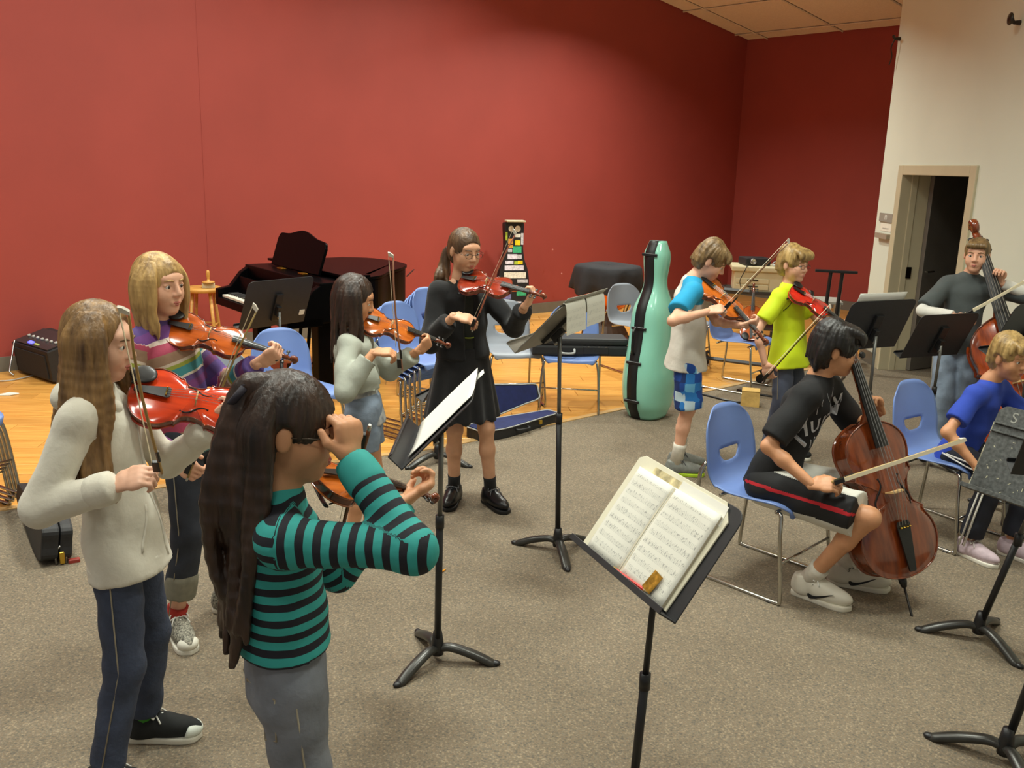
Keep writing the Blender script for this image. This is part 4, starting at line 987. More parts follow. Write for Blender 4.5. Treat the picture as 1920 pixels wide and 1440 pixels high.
BRPT = [([V3(-.05, .07, .01), V3(-.10, .085, -.02), V3(-.115+.015*math.sin(i*2), .075, -.09), V3(-.125+.03*math.sin(i*2.1), .06+.03*math.cos(i*1.7), -.15), V3(-.12+.045*math.sin(i*2.6), .05+.03*math.cos(i*2.2), -.20-.02*math.sin(i))], .020, .008) for i in range(12)]
SHB = mat('shoe_black_leather', (22, 22, 24), .3, var=.15, scale=30)
C = person('girl with glasses in a black cardigan and black skirt playing a dark red violin', 1.59, (-.275, 4.93, .885), (-.29, 4.925, 1.29), (-.272, 4.885, 1.45), -62, -54, 12,
       dict(R=(-.312, 4.665, 1.13), L=(.055, 4.69, 1.19)), dict(R=((.93, -.1, -.12), (.1, .35, -.9), (.45, .5, .55, .6)), L=((.5, .0, .8), (-.75, .35, .3), (1.1, 1.05, 1.0, .95))),
       dict(R=(-.315, 4.97, -100), L=(-.105, 4.935, -58)), [cardigan, skirt, socks(BLK, z1=.16, r=.036), shoes(SHB, mat('sole_black', (16, 16, 16), .6), mat('lace_grey', (90, 90, 92), .6)), lambda C: glasses(C, mat('wire_frame', (90, 80, 70), .3, .8))],
       poles=dict(R=V3(-.6, .5, -.8), L=V3(.3, .3, -1)), skinc=SK_OL, tyaw=-60,
       hair=dict(mat=BR, ears=True, face_w=.062, face_u=-.034, face_h=.098, thick=.008, hang=BRPT))
# ---- boy in the white tee with blue sleeves
def raglan(C):
    mw = mat('white_jersey', (214, 208, 196), .9, var=.05, scale=10, bump=.35, bscale=24); mbm = mat('turquoise_sleeve', (32, 150, 196), .85, var=.06, scale=14, bump=.25)
    P = torso_prims(C, .022, .155, (.142*C['s'], .110*C['s']))+sleeve_prims(C, .022, .66, .05)
    def tg(c):
        da = np.min([d_cone(c, ('c', C['J']['sh'+q], C['J']['el'+q], .06, .06)) for q in 'LR'], axis=0)
        lat = (c-C['neck']) @ C['tl']; z = (c-C['neck']) @ unit(C['neck']-C['pel']); s = C['s']
        return ((da < 0) | (np.abs(lat) > (.035+np.clip(-z, 0, 1)*.45)*s) & (z > -.13*s)).astype(int)
    cloth(C, 'raglan_tee', P, mw, amp=.007, fr=15, tagger=tg, mats=[mw, mbm])
pm_, nt, b = nodes('blue_plaid')
tc = N(nt, 'ShaderNodeTexCoord'); 
def chk(s_, o_):
    mp_ = N(nt, 'ShaderNodeMapping'); mp_.inputs['Scale'].default_value = (s_, s_, s_); mp_.inputs['Location'].default_value = (o_, o_*.7, o_*1.3); nt.links.new(tc.outputs['Object'], mp_.inputs[0])
    v = N(nt, 'ShaderNodeTexVoronoi', distance='CHEBYCHEV'); v.inputs['Scale'].default_value = 1; v.inputs['Randomness'].default_value = .35; nt.links.new(mp_.outputs[0], v.inputs['Vector']); return v
v1 = chk(17, 0); sx_ = N(nt, 'ShaderNodeSeparateColor'); nt.links.new(v1.outputs['Color'], sx_.inputs[0])
cr = N(nt, 'ShaderNodeValToRGB'); cr.color_ramp.interpolation = 'CONSTANT'; e = cr.color_ramp.elements
e[0].position = 0; e[0].color = (*lin((24, 70, 150)), 1); e[1].position = .8; e[1].color = (*lin((190, 214, 226)), 1)
for p_, c_ in ((.22, (40, 120, 196)), (.45, (22, 48, 104)), (.58, (100, 170, 214)), (.72, (34, 96, 176))): q = e.new(p_); q.color = (*lin(c_), 1)
nt.links.new(sx_.outputs[0], cr.inputs[0]); nt.links.new(cr.outputs[0], b.inputs['Base Color']); b.inputs['Roughness'].default_value = .85
PLAID = pm_
SHG = mat('trainer_grey', (120, 122, 116), .7, var=.15, scale=60); LIME = mat('sole_lime', (170, 200, 40), .6)
C = person('boy in a white tee with turquoise sleeves and blue plaid shorts', 1.53, (1.085, 5.62, .845), (1.085, 5.60, 1.24), (1.185, 5.585, 1.365), -10, -14, 30,
       dict(R=(1.145, 5.35, 1.09), L=(1.365, 5.40, 1.005)), dict(R=((.9, -.1, .25), (.1, .5, -.8), (.8, .85, .9, .95)), L=((.85, -.15, .25), (-.3, .65, .6), (1.1, 1.05, 1.0, .95))),
       dict(R=(1.06, 5.56, -8), L=(1.10, 5.72, -4)), [raglan, shorts('plaid_shorts', PLAID, .98, .014, .084, .112), socks(mat('sock_white', (216, 210, 196), .9), z1=.20, r=.043), shoes(SHG, LIME, mat('lace_grey', (90, 90, 92), .6))],
       poles=dict(R=V3(-.8, -.5, -.4), L=V3(.1, .5, -.9)), skinc=SK_PINK,
       hair=dict(mat=MOUSE, ears=True, nape=True, face_w=.064, face_u=-.062, face_h=.086, thick=.014, tufts=True, locks=[([(l_*.9, .02, .10), (l_, .085, .075), (l_*1.1, .097, .045)], .018, .007) for l_ in np.linspace(-.055, .06, 9)]))
# ---- boy in the neon yellow shirt
def tee(name, m, off=.012, hem=.12, frac=.72, amp=.005, w0=.05, extra=None, hw=None):
    def g(C):
        o = cloth(C, name, torso_prims(C, off, hem, hw)+sleeve_prims(C, off, frac, w0), m, amp=amp, fr=16)
        if extra: extra(C, o)
    return g
NEON = mat('neon_yellow_poly', (206, 226, 22), .7, var=.05, scale=10, bump=.25, bscale=20)
def neon_seam(C, o):
    s = C['s']
    for sg in (-1, 1):
        bv = BVHTree.FromObject(o, bpy.context.evaluated_depsgraph_get()); P = []
        for t in np.linspace(0, 1, 9):
            q = C['neck']+C['tl']*sg*(.055+.075*t)*s-V3(0, 0, (.01+.17*t)*s)+C['tf']*.4; hit = bv.ray_cast(Vector(q), Vector(-C['tf']))
            if hit[0]: P.append(np.array(hit[0])+C['tf']*.001)
        if len(P) > 3: mb = MB(); mb.tube(P, .003, 6); mb.build('dark_piping', mat('piping_dark', (60, 64, 40), .7), o, True)
BOYLOCK = lambda w_, f0, u0, n=9, r=.017: [([(l_*.85, .03, .10), (l_, .088, .078), (l_*1.08, f0, u0)], r, .006) for l_ in np.linspace(-w_, w_, n)]
C = person('blond boy in a neon yellow shirt holding a bright red violin under his chin', 1.47, (1.815, 5.94, .80), (1.785, 5.945, 1.185), (1.79, 5.925, 1.325), -42, -50, 3,
       dict(R=(1.625, 5.775, .70), L=(2.09, 5.72, .915)), dict(R=((.35, -.15, -.9), (.6, .75, -.1), (.5, .55, .6, .65)), L=((.4, -.1, .8), (-.7, .5, .4), 1.05)),
       dict(R=(1.74, 5.9, -45), L=(1.89, 6.02, -35)), [tee('neon_shirt', NEON, .016, .14, .72, extra=neon_seam, hw=(.150, .112)), jeans('jeans', mat('denim_slate', (74, 80, 98), .85, var=.2, scale=12, bump=.3), wk=.062, wa=.055), shoes(CVB, RUB, LACEW), lambda C: glasses(C, mat('wire_frame', (90, 80, 70), .3, .8))],
       poles=dict(R=V3(-.6, -.1, -.2), L=V3(.5, .2, -1)), skinc=SK_PINK,
       hair=dict(mat=SAND, ears=True, nape=True, face_w=.064, face_u=-.066, face_h=.088, thick=.014, tufts=True, locks=BOYLOCK(.06, .095, .048)))
# ---- seated cellist in black
BTEE = mat('black_tee', (20, 20, 22), .85, var=.15, scale=20, bump=.25, bscale=18)
def cel_extra(C, o):
    # script lettering wrapped on the chest
    me = text_mesh('Hurley', .135, 0); co = np.zeros(len(me.vertices)*3, np.float32); me.vertices.foreach_get('co', co); co = co.reshape(-1, 3)
    bm = bmesh.new(); bm.from_mesh(me); bmesh.ops.subdivide_edges(bm, edges=[e_ for e_ in bm.edges if e_.calc_length() > .012], cuts=2); bm.to_mesh(me); bm.free()
    co = np.zeros(len(me.vertices)*3, np.float32); me.vertices.foreach_get('co', co); co = co.reshape(-1, 3)
    bv = BVHTree.FromObject(o, bpy.context.evaluated_depsgraph_get()); up = unit(C['neck']-C['pel']); right = -C['tl']
    ax = unit(C['tl']*.90+up*.44); ay = unit(-C['tl']*.44+up*.90); nf = unit(np.cross(ax, ay))
    if nf @ C['tf'] < 0: nf = -nf
    cen = C['pel']+(C['neck']-C['pel'])*.70+right*.012; out_ = []
    for x, y, z in co:
        q = cen+ax*x+ay*y+nf*.4; hit = bv.ray_cast(Vector(q), Vector(-nf)); out_.append((np.array(hit[0])+nf*.0025) if hit[0] else cen+ax*x+ay*y+nf*.11)
    me.vertices.foreach_set('co', np.array(out_, np.float32).ravel()); me.update(); link('shirt_print', me, o, mat('print_silver', (190, 192, 196), .6, var=.15, scale=90))
    rr = random.Random(4)
    for i in range(9):       # paint drips and streaks round the lettering
        x, y = rr.uniform(-.15, .15), rr.choice((-1, 1))*rr.uniform(.045, .085); P = []
        for k in range(4):
            q = cen+ax*(x+.006*math.sin(k+i))+ay*(y+k*.016*(1 if y > 0 else -1))+nf*.4; hit = bv.ray_cast(Vector(q), Vector(-nf))
            if hit[0]: P.append(np.array(hit[0])+nf*.002)
        if len(P) == 4: mb = MB(); mb.tube(P, [.0022, .0018, .0012, .0006], 5); mb.build('print_drip', mat('print_silver', (190, 192, 196), .6), o, True)
def cel_shorts(C):
    mw = mat('short_white', (210, 208, 198), .75, var=.05, scale=10, bump=.3, bscale=20); mk = mat('short_black', (18, 18, 20), .75, var=.1)
    mr_ = mat('short_red', (190, 28, 40), .7)
    J = C['J']; s = C['s']; P = pants_prims(C, .022, .90, .088, .08, .14)
    def tg(c):
        out_ = np.zeros(len(c), int)
        for sd, sg in (('L', 1), ('R', -1)):
            a, k_ = J['hp'+sd], J['kn'+sd]; ax = unit(k_-a); lat = C['l2']*sg; lat = unit(lat-ax*(lat @ ax)); upv = np.cross(ax, lat); upv = upv*np.sign(upv[2]+1e-9)
            t, ab, _ = seg_t(c, a, k_); q = c-a-t[:, None]*ab; an = np.degrees(np.arctan2(q @ upv, q @ lat)); near = (q @ lat > -.03) & (np.linalg.norm(q, axis=1) < .14)
            out_ = np.where(near & (an > -28) & (an < 62), 1, out_); out_ = np.where(near & (an > 10) & (an < 20), 2, out_)
        return out_
    cloth(C, 'basketball_shorts', P, mw, h=.007, amp=.005, fr=20, tagger=tg, mats=[mw, mk, mr_])
WLEA = mat('trainer_white', (214, 208, 192), .5, var=.05, scale=20)
SKW = mat('sock_white', (216, 210, 196), .9)
def sock_print(C):
    for sd in 'LR':
        a = C['J']['an'+sd]; k_ = C['J']['kn'+sd]; u_ = unit(k_-a); d = unit(V3(.5, -.85, 0)-u_*(u_ @ V3(.5, -.85, 0))); t_ = np.cross(u_, d)
        me = text_mesh('NIKE', .03, .0006); o = link('sock_lettering', me, C['root'], mat('letter_black', (20, 20, 20), .7)); p = a+u_*.018+d*.044
        o.matrix_local = Matrix(((-t_[0], u_[0], d[0], p[0]), (-t_[1], u_[1], d[1], p[1]), (-t_[2], u_[2], d[2], p[2]), (0, 0, 0, 1))) if False else Matrix(((t_[0]*-1, u_[0], d[0], p[0]), (t_[1]*-1, u_[1], d[1], p[1]), (t_[2]*-1, u_[2], d[2], p[2]), (0, 0, 0, 1)))
C = person('seated boy with thick black hair in a black printed tee playing a brown cello', 1.60, (1.235, 4.07, .52), (1.385, 4.04, 1.0), (1.445, 4.03, 1.135), -38, -12, 6,
       dict(R=(1.30, 3.73, .60), L=(1.665, 4.0, .865)), dict(R=((.8, -.35, .15), (.1, .6, -.8), (.55, .6, .65, .7)), L=((-.5, -.25, .75), (-.55, -.45, -.3), (.9, .95, 1.0, 1.0))),
       dict(R=(1.385, 3.88, -42), L=(1.60, 4.02, -18)), [tee('black_tee', BTEE, .018, .07, .86, w0=.054, extra=cel_extra), cel_shorts, socks(SKW, z1=.17, r=.044), shoes(WLEA, WLEA, LACEW, sc=1.12, tick=mat('tick_black', (24, 24, 26), .6)), sock_print],
       poles=dict(R=V3(-.75, -.1, -.5), L=V3(.4, .5, -.8)), knees=dict(R=(1.545, 3.68, .475), L=(1.66, 3.98, .47)), skinc=SK_TAN, seated=True,
       hair=dict(mat=BLKHAIR, ears=True, face_w=.064, face_u=-.064, face_h=.085, thick=.020, relief=.003, tufts=True, locks=[([(l_*.9, .02, .105), (l_, .09, .085), (l_*1.1, .100, .048)], .02, .007) for l_ in np.linspace(-.06, .06, 9)]+[([(sg*.05, -.06, .06), (sg*.075, -.07, -.02), (sg*.05, -.075, -.10)], .022, .010) for sg in (-1, -.4, .4, 1)]))
# ---- seated boy in the blue tee
C = person('seated blond boy in a plain royal blue tee and dark striped track pants', 1.42, (2.40, 4.68, .50), (2.46, 4.60, .88), (2.515, 4.55, 1.02), -55, -66, 6,
       dict(R=(2.33, 4.36, .50), L=(2.70, 4.40, .62)), dict(R=((.3, -.6, -.4), (.5, .3, -.6), .6), L=((.2, -.5, .6), (-.8, -.1, .2), 1.0)),
       dict(R=(2.37, 4.40, -62), L=(2.60, 4.42, -55)), [tee('blue_tee', mat('royal_blue_cotton', (44, 72, 176), .85, var=.06, scale=12, bump=.25, bscale=20), .014, .08, .70), jeans('track_pants', mat('navy_track', (22, 24, 36), .8, var=.1), wk=.062, wa=.056, frac=1.9), shoes(mat('trainer_lilac', (196, 176, 184), .7, var=.12, scale=40), RUB, LACEW)],
       poles=dict(R=V3(-.8, -.2, -.5), L=V3(.8, .1, -.6)), knees=dict(R=(2.43, 4.36, .47), L=(2.66, 4.42, .47)), skinc=SK_TAN, seated=True,
       hair=dict(mat=SAND, ears=True, nape=True, face_w=.066, face_u=-.055, face_h=.09, thick=.011, tufts=True, locks=BOYLOCK(.055, .094, .05, 8, .013)))
for sd, sg in (('R', -1), ('L', 1)):
    J = C['J']; tp = [c for c in C['root'].children if c.name.startswith('track_pants')][0]
    for o_ in (-.012, .012):
        mb = MB(); lat = C['l2']*sg*.074+C['f2']*o_
        mb.tube([J['hp'+sd]+C['l2']*sg*.090+C['f2']*o_+V3(0, 0, .02), J['hp'+sd]*.5+J['kn'+sd]*.5+C['l2']*sg*.080+V3(0, 0, o_+.01), J['kn'+sd]+lat+V3(0, 0, o_*.5), J['kn'+sd]*.5+J['an'+sd]*.5+lat, J['an'+sd]+C['l2']*sg*.066+C['f2']*o_], .0045, 6); mb.build('white_stripe', mat('stripe_white', (220, 218, 210), .7), tp, True)
# ---- boy with the double bass
def layered(C):
    cloth(C, 'long_sleeve', sleeve_prims(C, .008, 1.9, .045, .040, .034), mat('white_cotton', (216, 214, 206), .9, var=.04), amp=.003)
    cloth(C, 'grey_tee', torso_prims(C, .018, .10)+sleeve_prims(C, .020, .88, .050), mat('charcoal_tee', (76, 82, 82), .9, var=.08, scale=12, bump=.3, bscale=18), amp=.006, fr=16)
C = person('boy in a charcoal tee over white sleeves standing behind a double bass', 1.53, (3.02, 6.14, .845), (3.045, 6.15, 1.255), (3.05, 6.105, 1.405), -112, -122, 2,
       dict(R=(2.885, 5.92, 1.02), L=(3.165, 5.99, 1.24)), dict(R=((.8, -.3, .05), (.1, .3, -.9), .6), L=((-.15, -.3, .9), (-.6, -.5, 0), .9)),
       dict(R=(2.95, 6.06, -120), L=(3.13, 6.07, -95)), [layered, jeans('jeans', DENIML, off=.014, wk=.066, wa=.062), shoes(CVB, RUB, LACEW)],
       poles=dict(R=V3(-.7, -.1, -.5), L=V3(.8, .3, -.5)), skinc=SK_PINK,
       hair=dict(mat=MOUSE, ears=True, nape=True, face_w=.062, face_u=-.060, face_h=.084, thick=.008, tufts=False, locks=BOYLOCK(.05, .090, .060, 7, .011)))
# ---- instruments in their hands
UP = Vector((0, 0, 1))
def vn(k, x=0, y=0): return Vector((x, y, 1)).normalized()
VR = varnish('red', (206, 62, 20), (170, 36, 10)); VO = varnish('orange', (196, 92, 26), (150, 58, 14)); VA = varnish('amber', (204, 108, 34), (158, 70, 18)); VB = varnish('crimson', (150, 44, 18), (104, 24, 8)); VS = varnish('scarlet', (208, 44, 26), (176, 26, 14))
VBn = varnish('chestnut', (132, 62, 28), (84, 34, 14)); VBs = varnish('bass_orange', (196, 84, 24), (132, 46, 12)); VNK = varnish('neck_brown', (130, 58, 24), (84, 34, 12))
proto = {}
def violin(vm, label, b_, s_, n_):
    if not proto: o = instrument('violin', vm, VNK, label, 'violin'); proto['v'] = o; proto['m'] = vm
    else:
        o = copy_tree(proto['v']); o['label'] = label
        for c in o.children:
            if c.name.split('.')[0] in ('top_plate', 'back_plate'): c.material_slots[0].link = 'OBJECT'; c.material_slots[0].material = vm
    return place(o, b_, s_, n_)
violin(VR, 'glossy red violin under the chin of the girl in the white hooded jacket', (-1.125, 2.60, 1.222), (-.585, 2.74, 1.085), (.05, -.75, 1))
violin(VO, 'orange brown violin played by the girl in the rainbow sweater', (-1.325, 3.42, 1.272), (-.845, 3.50, 1.137), (0, -.70, 1))
violin(VA, 'orange violin held out by the girl in the teal striped top', (-.425, 1.90, 1.225), (-.179, 2.20, 1.073), (.15, -.45, 1))
violin(VA, 'amber violin played by the girl in the pale grey jacket', (-.725, 4.24, 1.185), (-.305, 4.38, 1.037), (0, -.75, 1))
violin(VB, 'dark crimson violin played by the girl in the black cardigan', (-.290, 4.83, 1.305), (.154, 4.62, 1.261), (-.1, -.75, 1))
violin(VA, 'honey orange violin pointing down, played by the boy with turquoise sleeves', (1.12, 5.58, 1.265), (1.504, 5.32, .925), (.25, -.75, 1))
violin(VS, 'bright scarlet violin under the chin of the neon yellow shirt boy', (1.765, 5.84, 1.185), (2.143, 5.70, .945), (.1, -.65, 1))
violin(VO, 'violin leaning upright on the blue chair behind the neon shirt', (2.07, 7.86, .47), (2.13, 8.15, .93), (-.2, -1, .45))
bow((-.977, 2.38, 1.055), (-.875, 2.0, 1.567), (1, .2, 0), 'violin bow pointing up past the face of the girl in white')
bow((-1.197, 3.19, .765), (-.907, 3.15, 1.402), (1, 0, -.4), 'violin bow slanting up in front of the rainbow sweater girl', wood=(150, 124, 70))
bow((-.318, 1.83, 1.345), (-.44, 2.05, .88), (1, 0, 0), 'violin bow hanging down behind the sleeve of the teal striped girl', wood=(120, 70, 40))
bow((-.513, 3.985, 1.005), (-.53, 3.82, 1.527), (1, 0, 0), 'violin bow upright in the hand of the grey jacket girl', wood=(170, 120, 96))
bow((-.222, 4.625, 1.09), (-.017, 4.45, 1.596), (1, 0, -.4), 'reddish violin bow crossing the crimson violin', wood=(176, 104, 80))
bow((1.224, 5.30, 1.13), (1.513, 5.15, 1.541), (.6, 0, -.8), 'violin bow rising over the honey orange violin', wood=(150, 112, 80))
bow((1.61, 5.74, .613), (1.947, 5.62, 1.115), (.6, 0, -.8), 'dark violin bow hanging low beside the neon yellow shirt', wood=(80, 56, 36))
ce = instrument('cello', VBn, VBn, 'chestnut brown cello resting against the seated boy in black', 'cello'); place(ce, (1.77, 3.72, .19), (1.47, 4.06, 1.27), (.25, -.87, .38), 1.0, 'cello')
bow((1.375, 3.665, .632), (1.836, 3.55, .872), (.3, .9, -.1), 'long cello bow held across the chestnut cello', wood=(176, 146, 86), big=True)
ce2 = instrument('cello', VBn, VBn, 'brown cello leaning on the seated boy in the royal blue tee', 'cello'); place(ce2, (2.83, 4.16, .20), (2.66, 4.50, 1.18), (.1, -.95, .3), .88, 'cello')
ba = instrument('bass', VBs, VNK, 'orange brown double bass standing before the boy in charcoal', 'double bass'); place(ba, (3.355, 5.50, .155), (3.025, 6.17, 1.63), (-.32, -.85, .42), .97, 'bass')
bow((2.91, 5.84, 1.047), (3.18, 5.70, 1.288), (.2, .9, 0), 'pale double bass bow crossing the bass strings', wood=(200, 186, 150), big=True)

# ================================================================ music stands
SBLK = mat('stand_black', (26, 26, 28), .42, var=.1, scale=40); SGRY = mat('stand_grey', (112, 112, 108), .35, .4, var=.1, scale=20); SDK = mat('desk_charcoal', (40, 40, 42), .5, var=.1, scale=30)
SSCR = mat('desk_scratched', (74, 76, 74), .55, var=.35, scale=70, rgb2=(60, 62, 60)); SLEG = mat('stand_leg_worn', (58, 57, 54), .32, .35, var=.3, scale=14)
def desk_frame(yaw, tilt):
    y, t = math.radians(yaw), math.radians(tilt); nh = Vector((math.cos(y), math.sin(y), 0)); n = nh*math.cos(t)+UP*math.sin(t)
    w_ = Vector((-nh.y, nh.x, 0)); v = UP*math.cos(t)-nh*math.sin(t); return w_, v, n
def dmat(c, yaw, tilt):
    w_, v, n = desk_frame(yaw, tilt); return Matrix(((w_.x, v.x, n.x, c[0]), (w_.y, v.y, n.y, c[1]), (w_.z, v.z, n.z, c[2]), (0, 0, 0, 1)))
def stand(base, c, yaw, tilt, label, dm=SDK, lower=SBLK, upper=SGRY, spin=20, desk=True, w_=.50, h_=.33, split=.62):
    t = empty('music_stand', (base[0], base[1], 0), 0, label, 'music stand')
    cl = Vector((c[0]-base[0], c[1]-base[1], c[2])); Wd, v, n = desk_frame(yaw, tilt); top = cl-n*.045-v*.05
    # three curved feet
    for k in range(3):
        a = math.radians(spin+120*k); d = Vector((math.cos(a), math.sin(a), 0)); P = [d*r_+UP*z for r_, z in ((.012, .060), (.05, .066), (.11, .052), (.17, .030), (.215, .010), (.238, .006))]
        mb = MB(); mb.tube(spline(P, 4), [.020+.004*math.sin(i/20*PI) if i < 17 else .018-.002*(i-17) for i in range(21)], 10, flat=((0, 0, 1), .72))
        ft = mb.build('leg', SLEG, t, True)
        mb = MB(); mb.ell(tuple(d*.228+UP*.012), (.022, .016, .011), rot('Z', a), n=10, k=6); mb.build('foot', SBLK, ft, True)
    mb = MB(); mb.lathe([(.0, .03), (.024, .034), (.026, .06), (.022, .10), (.017, .13)], 14); mb.build('hub', SBLK, t, True)
    jz = top.z*split; ax = Vector((top.x, top.y, 0)); P0 = Vector((0, 0, .06)); PJ = P0+(top-P0)*split
    mb = MB(); mb.tube([P0, PJ], .0135, 14); mb.build('pole', lower, t, True)
    mb = MB(); mb.tube([PJ-UP*.03, PJ+UP*.02], .0165, 14); mb.build('collar', SBLK, t, True)
    mb = MB(); mb.tube([PJ, top], .0095, 12); mb.build('inner_pole', upper, t, True)
    if not desk: return t
    MM = dmat(cl, yaw, tilt)
    out = [(-w_/2, -h_/2), (w_/2, -h_/2), (w_/2, h_/2-.055)]+[(w_/2-.04+.04*math.cos(a), h_/2-.04+.04*math.sin(a)) for a in np.linspace(.2, PI/2, 5)]+[(-w_/2+.04+.04*math.cos(a), h_/2-.04+.04*math.sin(a)) for a in np.linspace(PI/2, PI-.2, 5)]+[(-w_/2, h_/2-.055)]
    mb = MB(); mb.prism(out, -.004, 0); dk = mb.build('desk', dm, t, matrix=MM, bevel=.0012, seg=1)
    mb = MB(); mb.box((0, -h_/2+.003, .028), (w_, .004, .060)); mb.box((0, -h_/2+.010, .058), (w_, .018, .004)); mb.build('ledge', dm, dk, bevel=.001, seg=1)
    mb = MB(); mb.box((0, -.03, -.013), (.060, .20, .018)); mb.box((0, -.05, -.032), (.034, .07, .03)); br = mb.build('bracket', SBLK, t, matrix=MM, bevel=.003)
    mb = MB(); mb.lathe([(.0, 0), (.013, .001), (.014, .010), (.010, .014), (0, .015)], 14, None, (0, -.085, -.062)); mb.build('knob', mat('brushed_steel', (150, 150, 148), .3, 1), br, True)
    mb = MB(); mb.tube([(0, -.085, -.05), (0, -.06, -.03)], .012, 10); mb.build('pivot', SBLK, br)
    return t
# printed music
def paper_mat(name, rows, base=(226, 224, 212), ink=.55):
    m, nt, b = nodes(name); tc = N(nt, 'ShaderNodeTexCoord'); sp_ = N(nt, 'ShaderNodeSeparateXYZ'); nt.links.new(tc.outputs['Generated'], sp_.inputs[0])
    def M_(op, a, v=None, c=None):
        q = N(nt, 'ShaderNodeMath', operation=op); nt.links.new(a, q.inputs[0])
        if v is not None:
            if hasattr(v, 'is_output') or not isinstance(v, (int, float)): nt.links.new(v, q.inputs[1])
            else: q.inputs[1].default_value = v
        return q.outputs[0]
    yy = M_('MULTIPLY', sp_.outputs[1], rows); fr = M_('FRACT', yy)
    inst = M_('LESS_THAN', fr, .52); ln = M_('LESS_THAN', M_('FRACT', M_('MULTIPLY', fr, 9.6)), .32)
    marg = M_('MULTIPLY', M_('GREATER_THAN', sp_.outputs[0], .06), M_('LESS_THAN', sp_.outputs[0], .94)); marg = M_('MULTIPLY', marg, M_('LESS_THAN', sp_.outputs[1], .93))
    st = M_('MULTIPLY', M_('MULTIPLY', inst, ln), marg)
    nz = N(nt, 'ShaderNodeTexNoise'); mp_ = N(nt, 'ShaderNodeMapping'); mp_.inputs['Scale'].default_value = (46, rows*3.2, 1); nt.links.new(tc.outputs['Generated'], mp_.inputs[0]); nt.links.new(mp_.outputs[0], nz.inputs['Vector']); nz.inputs['Scale'].default_value = 1.0
    notes = M_('MULTIPLY', M_('MULTIPLY', M_('GREATER_THAN', nz.outputs['Fac'], .60), M_('LESS_THAN', fr, .6)), marg)
    tot = M_('MINIMUM', M_('ADD', M_('MULTIPLY', st, .55), notes), 1.0); tot = M_('MULTIPLY', tot, ink)
    mx = N(nt, 'ShaderNodeMix', data_type='RGBA'); nt.links.new(tot, mx.inputs[0]); mx.inputs[6].default_value = (*lin(base), 1); mx.inputs[7].default_value = (*lin((70, 70, 74)), 1)
    nt.links.new(mx.outputs[2], b.inputs['Base Color']); b.inputs['Roughness'].default_value = .75; return m
PAPER = paper_mat('sheet_music_print', 10, ink=.5); PAPER2 = paper_mat('sheet_music_faint', 9, ink=.25); PLAIN = mat('plain_paper', (228, 226, 216), .75, var=.02, scale=3); NEWS = paper_mat('grey_print', 22, (176, 172, 160), .5)
def sheet(name, label, MM, x, y, w_, h_, m, z=.002, curl=.0, n=10, cat='sheet music', rz=0, th=.0012, bend=None):
    """a leaf lying on a desk plane, gently curled"""
    V, Fc = [], []
    for k in (0, 1):
        for j in range(n+1):
            for i in range(n+1):
                u_, v_ = i/n-.5, j/n-.5; px, py = u_*w_, v_*h_; zz = z+curl*(2*u_)**2+.0008*math.sin(u_*9)*math.cos(v_*5)-(th if k else 0)
                q = Vector((px, py, zz))
                if bend: q = bend(q, u_, v_)
                c_, s_ = math.cos(rz), math.sin(rz); V.append((x+q.x*c_-q.y*s_, y+q.x*s_+q.y*c_, q.z))
    m1 = (n+1)**2
    for j in range(n):
        for i in range(n):
            a = j*(n+1)+i; Fc += [(a, a+1, a+n+2, a+n+1), (m1+a, m1+a+n+1, m1+a+n+2, m1+a+1)]
    bd = [i for i in range(n+1)]+[(j+1)*(n+1)-1+0 for j in range(1, n+1)]+[n*(n+1)+i for i in range(n-1, -1, -1)]+[j*(n+1) for j in range(n-1, 0, -1)]
    Fc += [(bd[i], m1+bd[i], m1+bd[(i+1) % len(bd)], bd[(i+1) % len(bd)]) for i in range(len(bd))]
    o = link(name, me_from(V, Fc, name, True), None, m); o.matrix_world = MM; return tag(o, label, cat)
# A: front stand with an open music book
cA, yA, tA = (.412, 2.346, .933), -156.9, 35.5
stand((.40, 2.40), cA, yA, tA, 'black music stand carrying the open music book and red pencil', spin=-100, upper=SBLK, split=.5)
MA = dmat(cA, yA, tA)
t = empty('music_folder', matrix=MA, label='cream folder with a patterned inside pocket lying under the open music book', cat='folder')
MB().prism([(-.255, -.155), (.205, -.155), (.215, .12), (.17, .165), (-.23, .165), (-.255, .15)], .001, .006).build('cover', mat('folder_cream', (222, 216, 192), .7, var=.06, scale=14), t, bevel=.001, seg=1)
MB().prism([(-.16, .075), (-.02, .075), (-.02, .15), (-.16, .15)], .006, .0068).build('pocket_pattern', mat('pocket_print', (196, 182, 140), .7, var=.6, scale=26, rgb2=(110, 100, 70)), t)
MB().prism([(-.02, .10), (.20, .10), (.19, .155), (-.02, .155)], .006, .0072).build('loose_leaf', PLAIN, t)
bk = empty('music_book', matrix=MA @ Matrix.Translation((-.03, -.015, .008)), label='open printed music book on the front music stand', cat='book')
for sg, nm, ww in ((-1, 'left_page', .185), (1, 'right_page', .225)):
    o = sheet('page', None, Matrix.Identity(4), sg*ww/2, -.0, ww, .285, PAPER, .004, 0, bend=lambda q, u_, v_, sg=sg: Vector((q.x, q.y, q.z+.010*math.exp(-((u_+sg*.5)*7)**2)*(-1)+.010-.006*(sg*u_+.5)**2)))
    o.parent = bk; o.matrix_local = Matrix.Identity(4)
    for k in ('label', 'category'):
        if k in o: del o[k]
    MB().box((sg*ww/2, 0, .0025), (ww-.006, .278, .006)).build('page_block', mat('page_edge', (206, 198, 176), .8, var=.1, scale=300, stretch=(.1, .1, 3)), bk)
pc = empty('pencil', matrix=MA @ Matrix.Translation((.05, -.148, .022)) @ Matrix.Rotation(.05, 4, 'Z'), label='red pencil lying on the ledge of the front music stand', cat='pencil')
